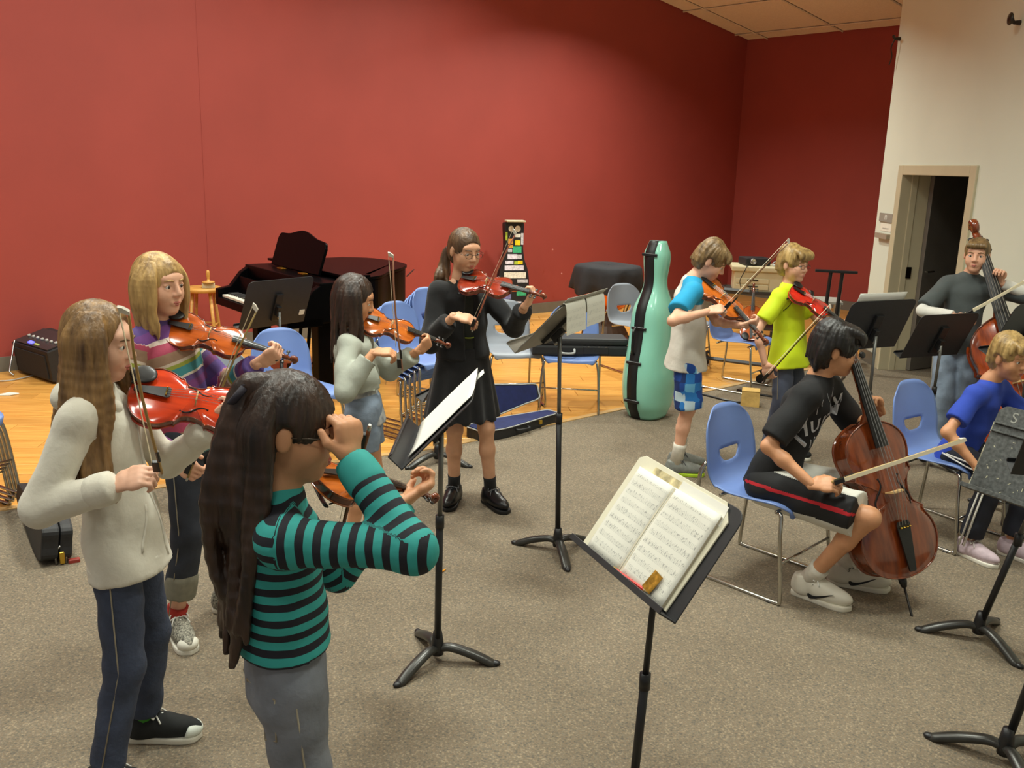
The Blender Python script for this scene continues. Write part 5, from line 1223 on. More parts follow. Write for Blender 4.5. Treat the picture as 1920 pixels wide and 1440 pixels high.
mb = MB(); mb.tube([(-.08, 0, 0), (.06, 0, 0)], .0048, 6); mb.build('shaft', mat('pencil_red', (200, 44, 36), .4), pc)
mb = MB(); mb.tube([(.06, 0, 0), (.08, 0, 0)], [.0045, .0006], 6); mb.build('tip', MAPLE, pc); mb = MB(); mb.tube([(-.095, 0, 0), (-.08, 0, 0)], .005, 8); mb.build('ferrule', BRASS, pc)
o = MB().prism([(.10, -.14), (.14, -.145), (.15, -.09), (.11, -.085)], .0245, .027, MA).build('gold_charm', mat('gold_foil', (196, 150, 60), .35, .6, var=.5, scale=60)); tag(o, 'small gold and white paper charm on the music book corner', 'charm')
# B: tall stand with sheets, edge-on
cB, yB, tB = (-.241, 3.085, 1.039), 180, 43.7
stand((-.26, 3.227), cB, yB, tB, 'black music stand with white sheets in front of the black skirt girl', spin=-125)
MBm = dmat(cB, yB, tB)
sheet('sheet_music', 'white sheet music spread on the stand in front of the black skirt', MBm, .0, .02, .42, .30, PLAIN, .004, .004)
sheet('loose_sheet', 'loose white sheet hanging behind the tilted music stand', MBm @ Matrix.Translation((-.16, .10, -.012)), 0, -.02, .10, .21, PLAIN, 0, 0, rz=.1)
# C: stand with print and folded sheets over its top
cC, yC, tC = (.222, 4.281, 1.178), 152.5, 43.5
stand((.254, 4.303), cC, yC, tC, 'music stand with a painted-on grey sheen and sheets folded over its top edge', spin=-80, dm=mat('desk_grey_sheen', (120, 116, 108), .4, .2, var=.2, scale=9))  # glancing reflection on the metal plate's back is put into this lighter grey
MC = dmat(cC, yC, tC)
sheet('grey_score', 'grey printed score lying on the stand with folded sheets', MC, .0, .03, .46, .35, NEWS, .004, .003)
def fold(q, u_, v_):
    a = q.y+.13
    return Vector((q.x, .165+(.012 if a > 0 else 0)-abs(a)*.06 if a > 0 else .165+a, .006 if a <= 0 else .006)) if False else (Vector((q.x, .150+q.y+.145, .008)) if q.y < -.13 else Vector((q.x*1.0, .172-.02*(q.y+.13), -.004-(q.y+.13)*1.0)))
for k, (x0, ww) in enumerate(((.125, .215), (-.105, .215))):
    V, Fc = [], []; n = 12; R = desk_frame(yC, tC)
    prof = [(-.05, .007), (.08, .007), (.160, .009), (.174, .004), (.176, -.006), (.160, -.030), (.135, -.056), (.11, -.082), (.085, -.108)]   # along the plate, over the top, then hanging
    if k: prof = prof[:-1]+[(.09, -.101)]
    sp_ = spline([(0, a_, b_) for a_, b_ in prof], 3)
    for kk in (0, 1):
        for p in sp_:
            for i in (0, .5, 1): V.append((x0+(i-.5)*ww, p[1], p[2]-(.0012 if kk else 0)))
    m1 = len(sp_)*3
    for j in range(len(sp_)-1):
        for i in range(2): a = j*3+i; Fc += [(a, a+1, a+4, a+3), (m1+a, m1+a+3, m1+a+4, m1+a+1)]
    o = link('folded_sheet', me_from(V, Fc, 'folded_sheet', True), None, PAPER2); o.matrix_world = MC
    tag(o, ('white sheet folded over the stand top, the outer of two', 'white sheet folded over the stand top, the inner of two')[k], 'sheet music')
# D, E, F, G, H, I
stand((-1.60, 6.20), (-1.628, 6.22, .932), 141.8, 21.7, 'black music stand before the grand piano with a white label', spin=50, w_=.55, h_=.365)
o = MB().prism(rrect(.045, .040, .004), -.0065, -.005, dmat((-1.628, 6.22, .932), 141.8, 21.7) @ Matrix.Translation((-.235, -.10, 0))).build('label_sticker', PLAIN); tag(o, 'small white label stuck on the stand before the piano', 'label')
stand((2.10, 5.20), (2.088, 5.248, 1.057), 115.3, 22.3, 'black music stand with a white folder behind the black haired cellist', spin=30)
sheet('open_folder', 'white edged folder standing on the music stand behind the cellist', dmat((2.088, 5.248, 1.057), 115.3, 22.3), .03, .06, .36, .30, PLAIN, .006, .002, cat='folder')
stand((2.79, 5.90), (2.732, 5.793, .914), 113, 24.4, 'bare black music stand in front of the double bass boy', spin=75)
stand((2.90, 5.02), (2.87, 5.04, 1.10), 118, 24, 'black music stand beside the double bass strings', spin=0)
stand((2.0, 3.525), (2.06, 3.371, .835), -150, 23, 'scratched grey music stand marked with the letter S', dm=SSCR, spin=-75, h_=.37)
MH = dmat((2.06, 3.371, .835), -150, 23)
t_ = [o for o in bpy.data.objects if o.get('label', '').startswith('scratched grey music stand')][0]; dk = [c for c in t_.children if c.name.startswith('desk')][0]
SCR = mat('bare_metal_scratch', (190, 186, 160), .4, .5)
mb = MB(); mb.box((0, .108, .004), (.49, .008, .010)); mb.box((0, .074, .004), (.49, .008, .010)); mb.build('ridge', SSCR, dk, bevel=.002, seg=1)
rr = random.Random(9); mb = MB()
for i in range(42):
    x, y = rr.uniform(-.22, .245), rr.uniform(-.16, .06); a = rr.uniform(0, PI); mb.box((x, y, .0004), (rr.uniform(.003, .016), rr.uniform(.002, .004), .0012), rot('Z', a))
for i in range(14): mb.box((-.249, rr.uniform(-.16, .10), -.002), (.004, rr.uniform(.008, .03), .005))
mb.build('paint_chip', SCR, dk)
me = text_mesh('S', .062, .0006); o = link('chalk_letter', me, dk, mat('chalk_mark', (140, 140, 132), .8, var=.2)); o.matrix_local = Matrix.Translation((-.175, .142, .0006))
stand((1.68, 2.694), (1.86, 2.72, 1.12), 80, 25, 'music stand with a thick black pole and worn curved foot', spin=148)
# low stand base behind the black skirt girl
stand((-.47, 5.65), (-.46, 5.67, .52), 160, 30, 'low folded music stand on the carpet edge behind the black skirt', spin=-20, w_=.30, h_=.2)
# bare T shaped stand by the far wall
t = empty('keyboard_stand', (3.18, 9.1, 0), math.radians(-14), 'bare black T shaped stand against the dark red wall', 'stand')
mb = MB(); mb.box((0, 0, .96), (.40, .06, .025)); mb.build('top_bar', SBLK, t, bevel=.004)
for sg in (-.05, .06):
    mb = MB(); mb.tube([(sg, 0, .95), (sg-.03, 0, .03)], .018, 10); mb.build('upright', SBLK, t)
mb = MB(); mb.box((-.03, 0, .02), (.5, .05, .04)); mb.box((-.03, 0, .02), (.05, .4, .04)); mb.build('base', SBLK, t, bevel=.006)

# ================================================================ chairs
CHB = mat('chair_blue_plastic', (112, 138, 196), .38, var=.04, scale=6); CHG = mat('chair_grey_plastic', (142, 148, 158), .38, var=.04, scale=6); CHR = mat('chair_chrome', (190, 188, 180), .16, 1, var=.05)
def shell_mesh():
    prof = spline([(.235, .405), (.225, .428), (.16, .443), (.04, .436), (-.08, .432), (-.155, .445), (-.20, .495), (-.222, .57), (-.250, .68), (-.285, .80)], 5)
    wid = spline([(0, .17), (.1, .205), (.25, .222), (.42, .220), (.52, .205), (.62, .205), (.75, .212), (.84, .208), (.91, .197), (.96, .176), (1.0, .142)], 5)
    n = len(prof); m = 20; V = []; Fc = []
    ws = [float(np.interp(i/(n-1), [w_[0] for w_ in wid], [w_[1] for w_ in wid])) for i in range(n)]
    for i, (x, z) in enumerate(prof):
        t_ = i/(n-1); back = max(0, (t_-.5)/.5)
        for j in range(m+1):
            v_ = 2*j/m-1; y = v_*ws[i]; xx = x+.03*back*v_*v_*1.2; zz = z-(.035*abs(v_)**3.5*max(0, (t_-.8)/.2)**1.5)+.012*(1-back)*(v_*v_)*(1 if t_ < .55 else .3)-(.02*v_**4 if t_ < .06 else 0)
            V.append([xx, y, zz])
    hole = []
    def inhole(i, j):
        x, z = prof[i]; y = V[i*(m+1)+j][1]; return .520 < z < .590 and i > n*.5 and (y/.088)**2+((z-.590)/.068)**2 < 1
    drop = set()
    for i in range(n-1):
        for j in range(m):
            c = [(i, j), (i, j+1), (i+1, j+1), (i+1, j)]
            if sum(inhole(*q) for q in c) >= 3: continue
            Fc.append(tuple(a*(m+1)+b_ for a, b_ in c))
    me = me_from(V, Fc, 'shell', True)
    bm = bmesh.new(); bm.from_mesh(me); bmesh.ops.delete(bm, geom=[v for v in bm.verts if not v.link_faces], context='VERTS')
    be = [e_ for e_ in bm.edges if e_.is_boundary]
    inner = [v for v in {v for e_ in be for v in e_.verts} if v.co.z > .49 and abs(v.co.y) < .13 and v.co.z < .64 and v.co.x < -.15]
    for v in inner:
        a = math.atan2((v.co.z-.590)/.068, v.co.y/.088)
        if v.co.z < .588:
            k = 1/math.hypot(v.co.y/.088, (v.co.z-.590)/.068); v.co.y *= k; v.co.z = .590+(v.co.z-.590)*k
        else: v.co.z = .592
    bmesh.ops.recalc_face_normals(bm, faces=bm.faces)
    r_ = bmesh.ops.solidify(bm, geom=bm.faces[:], thickness=.007); bm.to_mesh(me); bm.free(); me.shade_smooth(); me.update(); return me
SHELL = shell_mesh()
def chair_proto():
    t = empty('stacking_chair', (0, 0, 0)); link('shell', SHELL, t, CHB)
    for sg in (1, -1):
        P = [(-.205, sg*.205, .56), (-.225, sg*.222, .50), (-.225, sg*.232, .30), (-.245, sg*.235, .04), (-.235, sg*.235, .014), (-.20, sg*.235, .011), (.0, sg*.235, .011), (.20, sg*.235, .011), (.235, sg*.235, .014), (.25, sg*.235, .04), (.215, sg*.222, .30), (.20, sg*.205, .405), (.18, sg*.195, .418)]
        mb = MB(); mb.tube(spline(P, 4), .0095, 10); fr_ = mb.build('side_frame', CHR, t, True)
        mb = MB()
        for x in (.2, -.2): mb.box((x, sg*.235, .005), (.03, .022, .012))
        mb.build('glide', EB, fr_, bevel=.002, seg=1)
    for x, z in ((.17, .418), (-.12, .418)):
        mb = MB(); mb.tube([(x, -.20, z), (x, .20, z)], .008, 8); mb.build('cross_bar', CHR, t, True)
    mb = MB(); mb.tube([(.232, -.225, .20), (.232, .225, .20)], .006, 8); mb.build('stretcher', CHR, t, True)
    return t
chp = chair_proto(); first = [True]
def chair(x, y, face, label, m=CHB, group=None, z=0, lean=0):
    if first[0]: o = chp; first[0] = False
    else: o = copy_tree(chp)
    o.location = (x, y, z); o.rotation_euler = (0, lean, math.radians(face)); tag(o, label, 'chair', group)
    if m is not CHB:
        for c in o.children:
            if c.name.startswith('shell'): c.material_slots[0].link = 'OBJECT'; c.material_slots[0].material = m
    return o
chair(1.22, 4.12, -45, 'blue plastic chair with chrome sled legs under the black tee cellist')
chair(2.36, 4.74, -55, 'blue plastic chair under the boy in the royal blue tee')
chair(2.02, 8.05, -38, 'blue plastic chair with a violin leaning on it by the wheeled frame')
chair(.47, 7.20, -95, 'blue plastic chair holding the closed black violin case')
chair(-.02, 7.32, -75, 'grey plastic chair standing behind the black cardigan girl', CHG)
chair(1.18, 8.7, -60, 'grey plastic chair half hidden behind the mint cello case', CHG)
chair(-1.40, 5.76, -50, 'blue plastic chair back rising behind the orange brown violin')
chair(-1.65, 4.96, -73, 'grey plastic chair beside the rainbow sweater girl', CHG)
for k in range(5): chair(-.80+.035*k, 6.42-.02*k, -38, ('blue stacking chair in the stack behind the grey jacket, ' + ('lowest', 'second lowest', 'middle one', 'second highest', 'topmost')[k]), group='chairs stacked behind the grey jacket girl', z=.030*k)
for k in range(4): chair(-.62+.03*k, 7.45-.02*k, -30, ('blue stacking chair in the stack behind the black cardigan, ' + ('lowest', 'second lowest', 'second highest', 'topmost')[k]), group='chairs stacked behind the black cardigan girl', z=.030*k)
for k in range(4): chair(-3.06+.03*k, 4.62-.02*k, -30, ('blue stacking chair in the chrome legged stack by the wood floor edge, ' + ('lowest', 'second lowest', 'second highest', 'topmost')[k]), group='chairs stacked at the edge of the wood floor', z=.030*k)
chair(1.62, 8.85, -35, 'grey plastic chair behind the turquoise sleeved boy', CHG)

# ================================================================ piano
PB = mat('piano_black', (5, 5, 6), .35, var=.05, spec=.06); IV = mat('ivory_key', (226, 222, 206), .3, var=.03); GOLD = mat('piano_brass', (190, 130, 44), .3, .9, var=.1)
t = empty('grand_piano', (-2.19, 7.47, 0), math.radians(-51.5), 'black baby grand piano with raised music desk by the red wall', 'piano')
def crv(pts, n=6): return [(float(a), float(b)) for a, b in spline(pts, n)]
tail = crv([(.74, .58), (.66, .84), (.44, 1.06), (.27, 1.28), (.06, 1.47), (-.20, 1.53), (-.46, 1.50), (-.64, 1.40), (-.74, 1.24)])
rimo = [(-.74, .28), (.74, .28)]+tail
mb = MB(); mb.prism(rimo, .64, .96); mb.build('case', PB, t, bevel=.012)
mb = MB(); mb.box((0, .15, .655), (1.48, .30, .07)); kb = mb.build('key_bed', PB, t, bevel=.008)
for sg in (-1, 1):
    mb = MB(); mb.prism([(0, .62), (.30, .62), (.30, .95), (.22, .90), (.12, .78), (0, .76)], sg*.705-.035, sg*.705+.035, Matrix(((0, 0, 1, 0), (1, 0, 0, 0), (0, 1, 0, 0), (0, 0, 0, 1)))); mb.build('cheek', PB, t, bevel=.006)
mb = MB(); wkm = None
for i in range(52):
    x = -.62+i*.0243; 
    if wkm is None: o = MB().box((0, .095, .705), (.0228, .145, .022)).build('white_key', IV, t, bevel=.002, seg=1); wkm = o.data
    else: o = link('white_key', wkm, t)
    o.location = (x, 0, 0)
bkm = None
for i in range(51):
    if (i+5) % 7 in (2, 6): continue
    if bkm is None: o = MB().box((0, .115, .722), (.012, .095, .016)).build('black_key', EB, t, bevel=.002, seg=1); bkm = o.data
    else: o = link('black_key', bkm, t)
    o.location = (-.62+(i+.5)*.0243, 0, 0)
mb = MB(); mb.box((0, .195, .79), (1.34, .025, .15), rot('X', -.2)); mb.build('fallboard', PB, t, bevel=.004)
lid = [(-.755, .62), (.755, .62)]+[(x*1.02, y*1.01) for x, y in tail]
MB().prism(lid, .963, .985).build('lid', PB, t, bevel=.006)
MB().prism([(-.75, .50), (.75, .50), (.75, .72), (-.75, .72)], .986, 1.006).build('folded_lid_flap', PB, t, bevel=.005)
up_ = [(-.46, 0), (.46, 0), (.46, .22)]+crv([(.46, .22), (.42, .27), (.25, .29), (0, .34), (-.25, .30), (-.42, .29), (-.46, .24)])
mb = MB(); mb.prism(up_, -.012, .012, Matrix.Translation((-.05, .44, .975)) @ Matrix.Rotation(math.radians(72), 4, 'X')); mb.build('music_desk', PB, t, bevel=.004)
for x in (-.24, .18): MB().box((x, .405, .968), (.09, .05, .012)).build('desk_hinge', GOLD, t, bevel=.002, seg=1)
mb = MB(); mb.tube([(.20, 1.40, .90), (-.05, 1.63, .92)], .006, 8); mb.build('lid_prop', EB, t)
for x, y in ((-.60, .36), (.60, .36), (-.20, 1.30)):
    lg = MB().box((x, y, .36), (.13, .13, .58), taper=1.0).build('leg', PB, t, bevel=.012)
    mb = MB(); mb.lathe([(.0, .03), (.04, .035), (.045, .055), (.02, .075)], 12, None, (x, y, 0)); mb.lathe([(.035, -.012), (.035, .012)], 14, rot('X', PI/2), (x+.01, y, .036)); mb.build('caster', GOLD, lg, True)
mb = MB()
for sg in (-.08, .08): mb.tube([(sg, .52, .64), (sg*1.1, .46, .14)], .016, 8)
mb.box((0, .45, .11), (.30, .12, .07)); mb.tube([(0, .52, .10), (0, .85, .62)], .006, 6); ly = mb.build('pedal_lyre', PB, t)
for x in (-.07, 0, .07): MB().box((x, .36, .085), (.025, .12, .010)).build('pedal', GOLD, ly, bevel=.002, seg=1)
# stool with a wooden handled block on it
WD = mat('stool_beech', (206, 150, 72), .45, var=.12, scale=8, stretch=(1, 1, 6))
t = empty('wooden_stool', (-2.93, 8.55, 0), .3, 'round yellow wooden stool between the piano and the red wall', 'stool')
mb = MB(); mb.lathe([(.155, .655), (.17, .66), (.172, .685), (.16, .695)], 28); mb.build('seat', WD, t, True)
for k in range(4):
    a = k*PI/2+.6; mb = MB(); mb.tube([(.11*math.cos(a), .11*math.sin(a), .66), (.19*math.cos(a), .19*math.sin(a), .0)], .016, 10); mb.build('leg', WD, t, True)
for z, r_ in ((.22, .16), (.34, .145)):
    mb = MB()
    for k in range(4):
        a, b_ = k*PI/2+.6, (k+1)*PI/2+.6; mb.tube([(r_*math.cos(a), r_*math.sin(a), z), (r_*math.cos(b_), r_*math.sin(b_), z)], .009, 8)
    mb.build('rung', WD, t, True)
t = empty('bench_brush', (-2.86, 8.50, .695), .3, 'pale block with an upright wooden handle on the yellow stool', 'brush')
MB().box((0, 0, .025), (.115, .06, .05)).build('block', mat('brush_fibre', (196, 182, 150), .9, var=.2, scale=160), t, bevel=.006)
mb = MB(); mb.lathe([(.06, .05), (.055, .062), (.014, .068), (.012, .09), (.018, .12), (.017, .15), (.010, .165), (.0, .168)], 14); mb.build('handle', WD, t, True)
# ================================================================ cello case
MINT = mat('mint_fibreglass', (140, 206, 184), .22, var=.03, scale=5, coat=.5); RIMB = mat('case_black', (16, 17, 18), .5, var=.1)
t = empty('cello_case', (1.07, 6.96, 0), math.radians(50), 'mint green hard cello case with a wavy black rim standing upright', 'instrument case')
zs = np.linspace(.0, 1.36, 70)
wz = np.interp(zs, [0, .03, .12, .30, .45, .60, .72, .82, .90, .97, 1.05, 1.12, 1.20, 1.28, 1.34, 1.36], [.13, .17, .215, .235, .225, .19, .178, .175, .15, .10, .078, .084, .096, .096, .070, .03])
dz = np.interp(zs, [0, .05, .3, .5, .7, .84, .95, 1.02, 1.1, 1.2, 1.3, 1.36], [.12, .160, .178, .155, .150, .145, .10, .078, .080, .098, .095, .05])
wz, dz = [np.convolve(np.pad(q, 3, mode='edge'), np.ones(7)/7, 'valid') for q in (wz, dz)]
YF, YB = -.028, .050
def sup(w_, d_, y): return w_*max(0, 1-abs(y/d_)**2.6)**(1/2.6)
def arc(w_, d_, z, side, n=22):
    """front (side -1) or back (side 1) arc of the section, edge points lie on the rim lines"""
    y0 = YB if side > 0 else YF; y0 = max(min(y0, d_*.7), -d_*.7); o = []
    a0 = math.asin(min(1, abs(y0/d_)**1.3)); 
    for j in range(n+1):
        a = a0+(PI-2*a0)*j/n; c, s_ = math.cos(a), math.sin(a); o.append((w_*math.copysign(abs(c)**(1/1.3), c), side*d_*abs(s_)**(1/1.3), z))
    return o
def loft(rings, name, m, par, caps=True):
    mb = MB(); k = len(rings[0])
    for r_ in rings: mb.v += [tuple(p) for p in r_]
    mb.f = [(i*k+j, i*k+j+1, (i+1)*k+j+1, (i+1)*k+j) for i in range(len(rings)-1) for j in range(k-1)]
    if caps: mb.f += [tuple(range(k))[::-1], tuple((len(rings)-1)*k+j for j in range(k))]
    return mb.build(name, m, par, True)
loft([arc(wz[i], dz[i], zs[i]+.012, -1) for i in range(len(zs))], 'front_shell', MINT, t); loft([arc(wz[i], dz[i], zs[i]+.012, 1) for i in range(len(zs))], 'back_shell', MINT, t)
def rimring(i):
    yf, yb = max(YF, -dz[i]*.7)-.004, min(YB, dz[i]*.7)+.004; g = 1.012; z = zs[i]+.012
    return [(sg*sup(wz[i], dz[i], y)*g+sg*.003, y, z) for sg, ys in ((1, (yf, (yf+yb)/2, yb)), (-1, (yb, (yf+yb)/2, yf))) for y in ys]
rr_ = [rimring(i) for i in range(len(zs))]; rr_ = [r_+[r_[0]] for r_ in rr_]
rim = loft(rr_, 'rim_band', RIMB, t)
for z in (.16, .46, .72, 1.27):
    x = -float(np.interp(z, zs, wz))-.004; mb = MB(); mb.box((x, .01, z), (.014, .13, .022)); mb.build('latch', EB, rim, bevel=.003, seg=1)
mb = MB(); x = -float(np.interp(.6, zs, wz)); mb.tube(spline([(x-.01, .02, .52), (x-.045, .02, .55), (x-.05, .02, .63), (x-.045, .02, .70), (x-.005, .02, .73)], 4), .010, 8); mb.build('carry_handle', EB, rim, True)
mb = MB(); mb.tube([(-.15, .0, .012), (.10, .0, .012)], .012, 8); mb.build('foot', EB, t)
# ================================================================ guitar case with stickers
t = empty('guitar_case', (-.02, 11.20, 0), math.radians(16), 'black guitar case covered in colourful stickers leaning on the red wall', 'instrument case')
gz = [(.0, .16), (.03, .21), (.15, .235), (.32, .22), (.45, .195), (.56, .19), (.68, .165), (.78, .13), (.95, .112), (1.18, .122), (1.22, .11)]
hw = [(float(a), float(b)) for a, b in spline([(b_, a_) for a_, b_ in gz], 5)]
out = [(x, z) for x, z in hw]+[(-x, z) for x, z in hw[::-1]]
MT = Matrix.Rotation(math.radians(-4), 4, 'X'); mb = MB(); mb.prism(out, -.06, .06, MT @ Matrix(((1, 0, 0, 0), (0, 0, -1, 0), (0, 1, 0, 0), (0, 0, 0, 1)))); mb.build('body', mat('guitar_case_black', (24, 24, 28), .5, var=.2, scale=30), t, bevel=.012)
rr = random.Random(21); SC = [(226, 222, 206), (220, 216, 230), (232, 206, 20), (214, 150, 60), (60, 170, 120), (230, 228, 214), (170, 190, 60), (206, 96, 40), (190, 190, 196), (120, 120, 170)]
def sticker(x, z, w_, h_, c, round_=False):
    o2 = [(x+w_/2*math.cos(a), z+h_/2*math.sin(a)) for a in np.linspace(0, 2*PI, 16, endpoint=False)] if round_ else [(x-w_/2, z-h_/2), (x+w_/2, z-h_/2), (x+w_/2, z+h_/2), (x-w_/2, z+h_/2)]
    m = mat('sticker_%d_%d_%d' % c, c, .5, var=.25, scale=45)
    MB().prism(o2, .060, .0625, MT @ Matrix(((1, 0, 0, 0), (0, 0, -1, 0), (0, 1, 0, 0), (0, 0, 0, 1)))).build('sticker', m, t)
for a_ in ((-.035, 1.14, .055, .07, SC[0], True), (.035, 1.14, .06, .075, SC[5], True), (.035, 1.06, .06, .04, SC[5]), (-.04, .99, .05, .06, SC[3]), (.035, .975, .055, .06, SC[2]), (-.04, .93, .05, .035, SC[3]), (.03, .89, .09, .075, SC[4]), (-.045, .88, .045, .04, SC[8]), (-.02, .805, .10, .06, SC[1]), (.055, .805, .05, .05, SC[8]), (-.05, .735, .085, .04, SC[1]), (.02, .73, .04, .04, SC[6]), (.065, .735, .05, .04, SC[2]), (-.0, .67, .20, .06, SC[1]), (.01, .58, .23, .075, SC[0]), (-.09, .53, .05, .03, SC[2]), (.09, .51, .11, .04, SC[8]), (-.02, .42, .12, .08, SC[7]), (.08, .36, .1, .06, SC[4]), (-.08, .32, .1, .06, SC[9]), (.0, .22, .16, .08, SC[1]), (.082, 1.02, .025, .14, SC[8]), (-.083, 1.05, .02, .1, SC[6])): sticker(a_[0]*1.2, a_[1], a_[2]*1.2, *a_[3:])
mb = MB(); mb.box((0, 0, 1.235), (.235, .13, .02)); mb.build('neck_edge', mat('case_trim_cream', (206, 200, 170), .5), t, bevel=.006)
# ================================================================ violin cases
NYL = mat('case_nylon_black', (30, 30, 32), .6, var=.12, scale=60); BLUEV = mat('case_lining_blue', (24, 34, 84), .8, var=.2, scale=20); PIPE = mat('case_piping_grey', (170, 172, 172), .5)
def vcase_outline(L, k=1): return [(float(a), float(b)) for a, b in spline([(-L/2, 0), (-L/2+.01, .085*k), (-L*.3, .125*k), (-L*.1, .118*k), (L*.12, .095*k), (L*.3, .075*k), (L/2-.015, .055*k), (L/2, 0)], 5)]
def full(o): return [(x, -y) for x, y in o]+[(x, y) for x, y in o[::-1][1:-1]]
t = empty('open_violin_case', (.03, 6.47, 0), math.radians(43), 'open black violin case with blue lining lying on the wood floor', 'instrument case')
ol = full(vcase_outline(.80)); MB().prism(ol, .0, .075).build('bottom_shell', NYL, t, bevel=.010)
MB().prism([(x*.95, y*.90) for x, y in ol], .0755, .080).build('lining', BLUEV, t)
MM = Matrix.Translation((0, .125, .085)) @ Matrix.Rotation(math.radians(68), 4, 'X') @ Matrix.Translation((0, .125, 0))
ld = MB().prism(ol, -.055, .0, MM).build('lid', NYL, t, bevel=.008); MB().prism([(x*.95, y*.9) for x, y in ol], .0005, .004, MM).build('lid_lining', BLUEV, ld)
mb = MB(); pts_ = [MM @ Vector((x, y, .002)) for x, y in ol]; mb.tube(pts_+[pts_[0]], .006, 6, cap=False); mb.build('lid_piping', PIPE, ld, True)
mb = MB(); pts_ = [Vector((x, y, .077)) for x, y in ol]; mb.tube(pts_+[pts_[0]], .005, 6, cap=False); mb.build('piping', PIPE, t, True)
mb = MB(); mb.tube(spline([(-.10, -.12, .05), (-.09, -.15, .05), (.0, -.155, .05), (.02, -.115, .05)], 4), .008, 8); mb.build('handle', NYL, t, True)
for x in (-.2, .15): MB().box((x, -.115, .06), (.03, .014, .03)).build('latch', BRASS, t, bevel=.002, seg=1)
t = empty('closed_violin_case', (.52, 7.14, .452), math.radians(4), 'closed black oblong violin case on the seat of a blue chair', 'instrument case')
MB().box((0, 0, .045), (.76, .25, .085)).build('bottom_shell', NYL, t, bevel=.018); MB().box((0, 0, .115), (.75, .245, .055)).build('lid', NYL, t, bevel=.02)
mb = MB(); mb.tube(spline([(-.16, -.13, .06), (-.15, -.165, .035), (-.06, -.165, .035), (-.05, -.13, .06)], 4), .009, 8); mb.build('handle', PIPE, t, True)
for x in (.06, .14, .2): MB().box((x, -.128, .075), (.014, .008, .014)).build('stud', STEEL, t)
MB().box((.12, -.127, .05), (.2, .012, .06)).build('front_pocket', NYL, t, bevel=.004, seg=1)
t = empty('upright_violin_case', (-2.34, 4.32, 0), math.radians(125), 'black violin case standing on its side behind the white hooded girl', 'instrument case')
ol = full(vcase_outline(.84, .9)); MM = Matrix.Translation((0, 0, .108)) @ Matrix.Rotation(PI/2+.12, 4, 'X')
MB().prism(ol, -.075, .0, MM).build('bottom_shell', NYL, t, bevel=.010); MB().prism(ol, .004, .060, MM).build('lid', NYL, t, bevel=.012)
mb = MB(); mb.box((-.12, -.0, .20), (.32, .10, .012), rot('X', .1)); mb.build('pocket', NYL, t, bevel=.004)
mb = MB(); mb.tube(spline([(.0, -.02, .215), (.01, -.02, .24), (.09, -.02, .235), (.10, -.02, .20)], 4), .007, 8); mb.build('handle', PIPE, t, True)
for x in (-.25, -.05): MB().box((x, .055, .17), (.02, .02, .03)).build('latch', STEEL, t, bevel=.002, seg=1)
t = empty('key_tag', (-2.10, 3.985, 0), .5, 'small gold and red trinkets beside the near end of the violin case', 'trinket')
mb = MB(); mb.tube([(-.02, 0, .008), (-.025, 0, .07), (0, 0, .095), (.025, 0, .07), (.02, 0, .008)], .006, 6); mb.build('ring', STEEL, t, True)
MB().box((.005, -.01, .04), (.022, .012, .06)).build('gold_charm', BRASS, t, bevel=.003, seg=1); MB().box((.055, .0, .012), (.05, .025, .022)).build('red_charm', mat('charm_red', (150, 50, 40), .5), t, bevel=.004, seg=1)
# ================================================================ amplifier by the wall
t = empty('keyboard_amplifier', (-3.98, 7.72, 0), math.radians(-38), 'black keyboard amplifier with a blue lamp on its panel by the red wall', 'amplifier')
mb = MB(); mb.prism([(-.16, .02), (.16, .02), (.19, .28), (-.10, .36), (-.16, .36)], -.32, .32, Matrix(((0, 0, 1, 0), (-1, 0, 0, 0), (0, 1, 0, 0), (0, 0, 0, 1)))); mb.build('cabinet', NYL, t, bevel=.01)
MB().box((0, -.178, .14), (.54, .01, .20), rot('X', .115)).build('grille', mat('grille_cloth', (44, 42, 42), .9, var=.4, scale=220), t)
pn = MB().box((0, -.045, .328), (.60, .27, .008), rot('X', .266)).build('control_panel', mat('panel_dark', (46, 44, 46), .4), t)
for i in range(7):
    mb = MB(); mb.lathe([(.014, 0), (.013, .018), (.004, .02)], 12, rot('X', .266), (-.24+i*.08, -.07, .325)); mb.build('knob', mat('knob_grey', (180, 178, 172), .4), pn, True)
MB().box((-.05, -.145, .308), (.07, .03, .012), rot('X', .266)).build('blue_lamp', emis('blue_display', (90, 90, 255), 3.0), pn)
MB().box((.06, -.150, .305), (.07, .02, .010), rot('X', .266)).build('green_label', mat('label_lime', (190, 206, 120), .5), pn)
for x in (-.27, .27):
    for y in (-.1, .1): mb = MB(); mb.lathe([(.02, 0), (.018, .024)], 10, None, (x, y, 0)); mb.build('foot', EB, t)
mb = MB(); mb.tube([(-.28, -.18, .30), (-.28, -.25, .03), (-.20, -.25, .012)], .008, 8); mb.build('tilt_leg', STEEL, t, True)
def cable(label, pts_, r_=.006, m=None):
    mb = MB(); mb.tube([tuple(p) for p in spline(pts_, 6)], r_, 8); o = mb.build('cable', m or EB, None, True); return tag(o, label, 'cable')
cable('pale cable on the wood floor behind the amplifier', [(-4.6, 7.35, .012), (-4.35, 7.42, .01), (-4.2, 7.5, .01), (-4.05, 7.9, .012)], .006, mat('cable_pale', (170, 170, 168), .5))
cable('black cable running over the carpet to the paper bag', [(1.42, 7.85, .011), (1.62, 7.72, .011), (1.8, 7.52, .011), (1.92, 7.44, .011)], .010)
cable('black cable on the carpet behind the neon shirt boy', [(2.0, 7.9, .011), (2.2, 7.72, .011), (2.5, 7.6, .011), (2.8, 7.9, .011), (3.2, 8.6, .011)], .010)
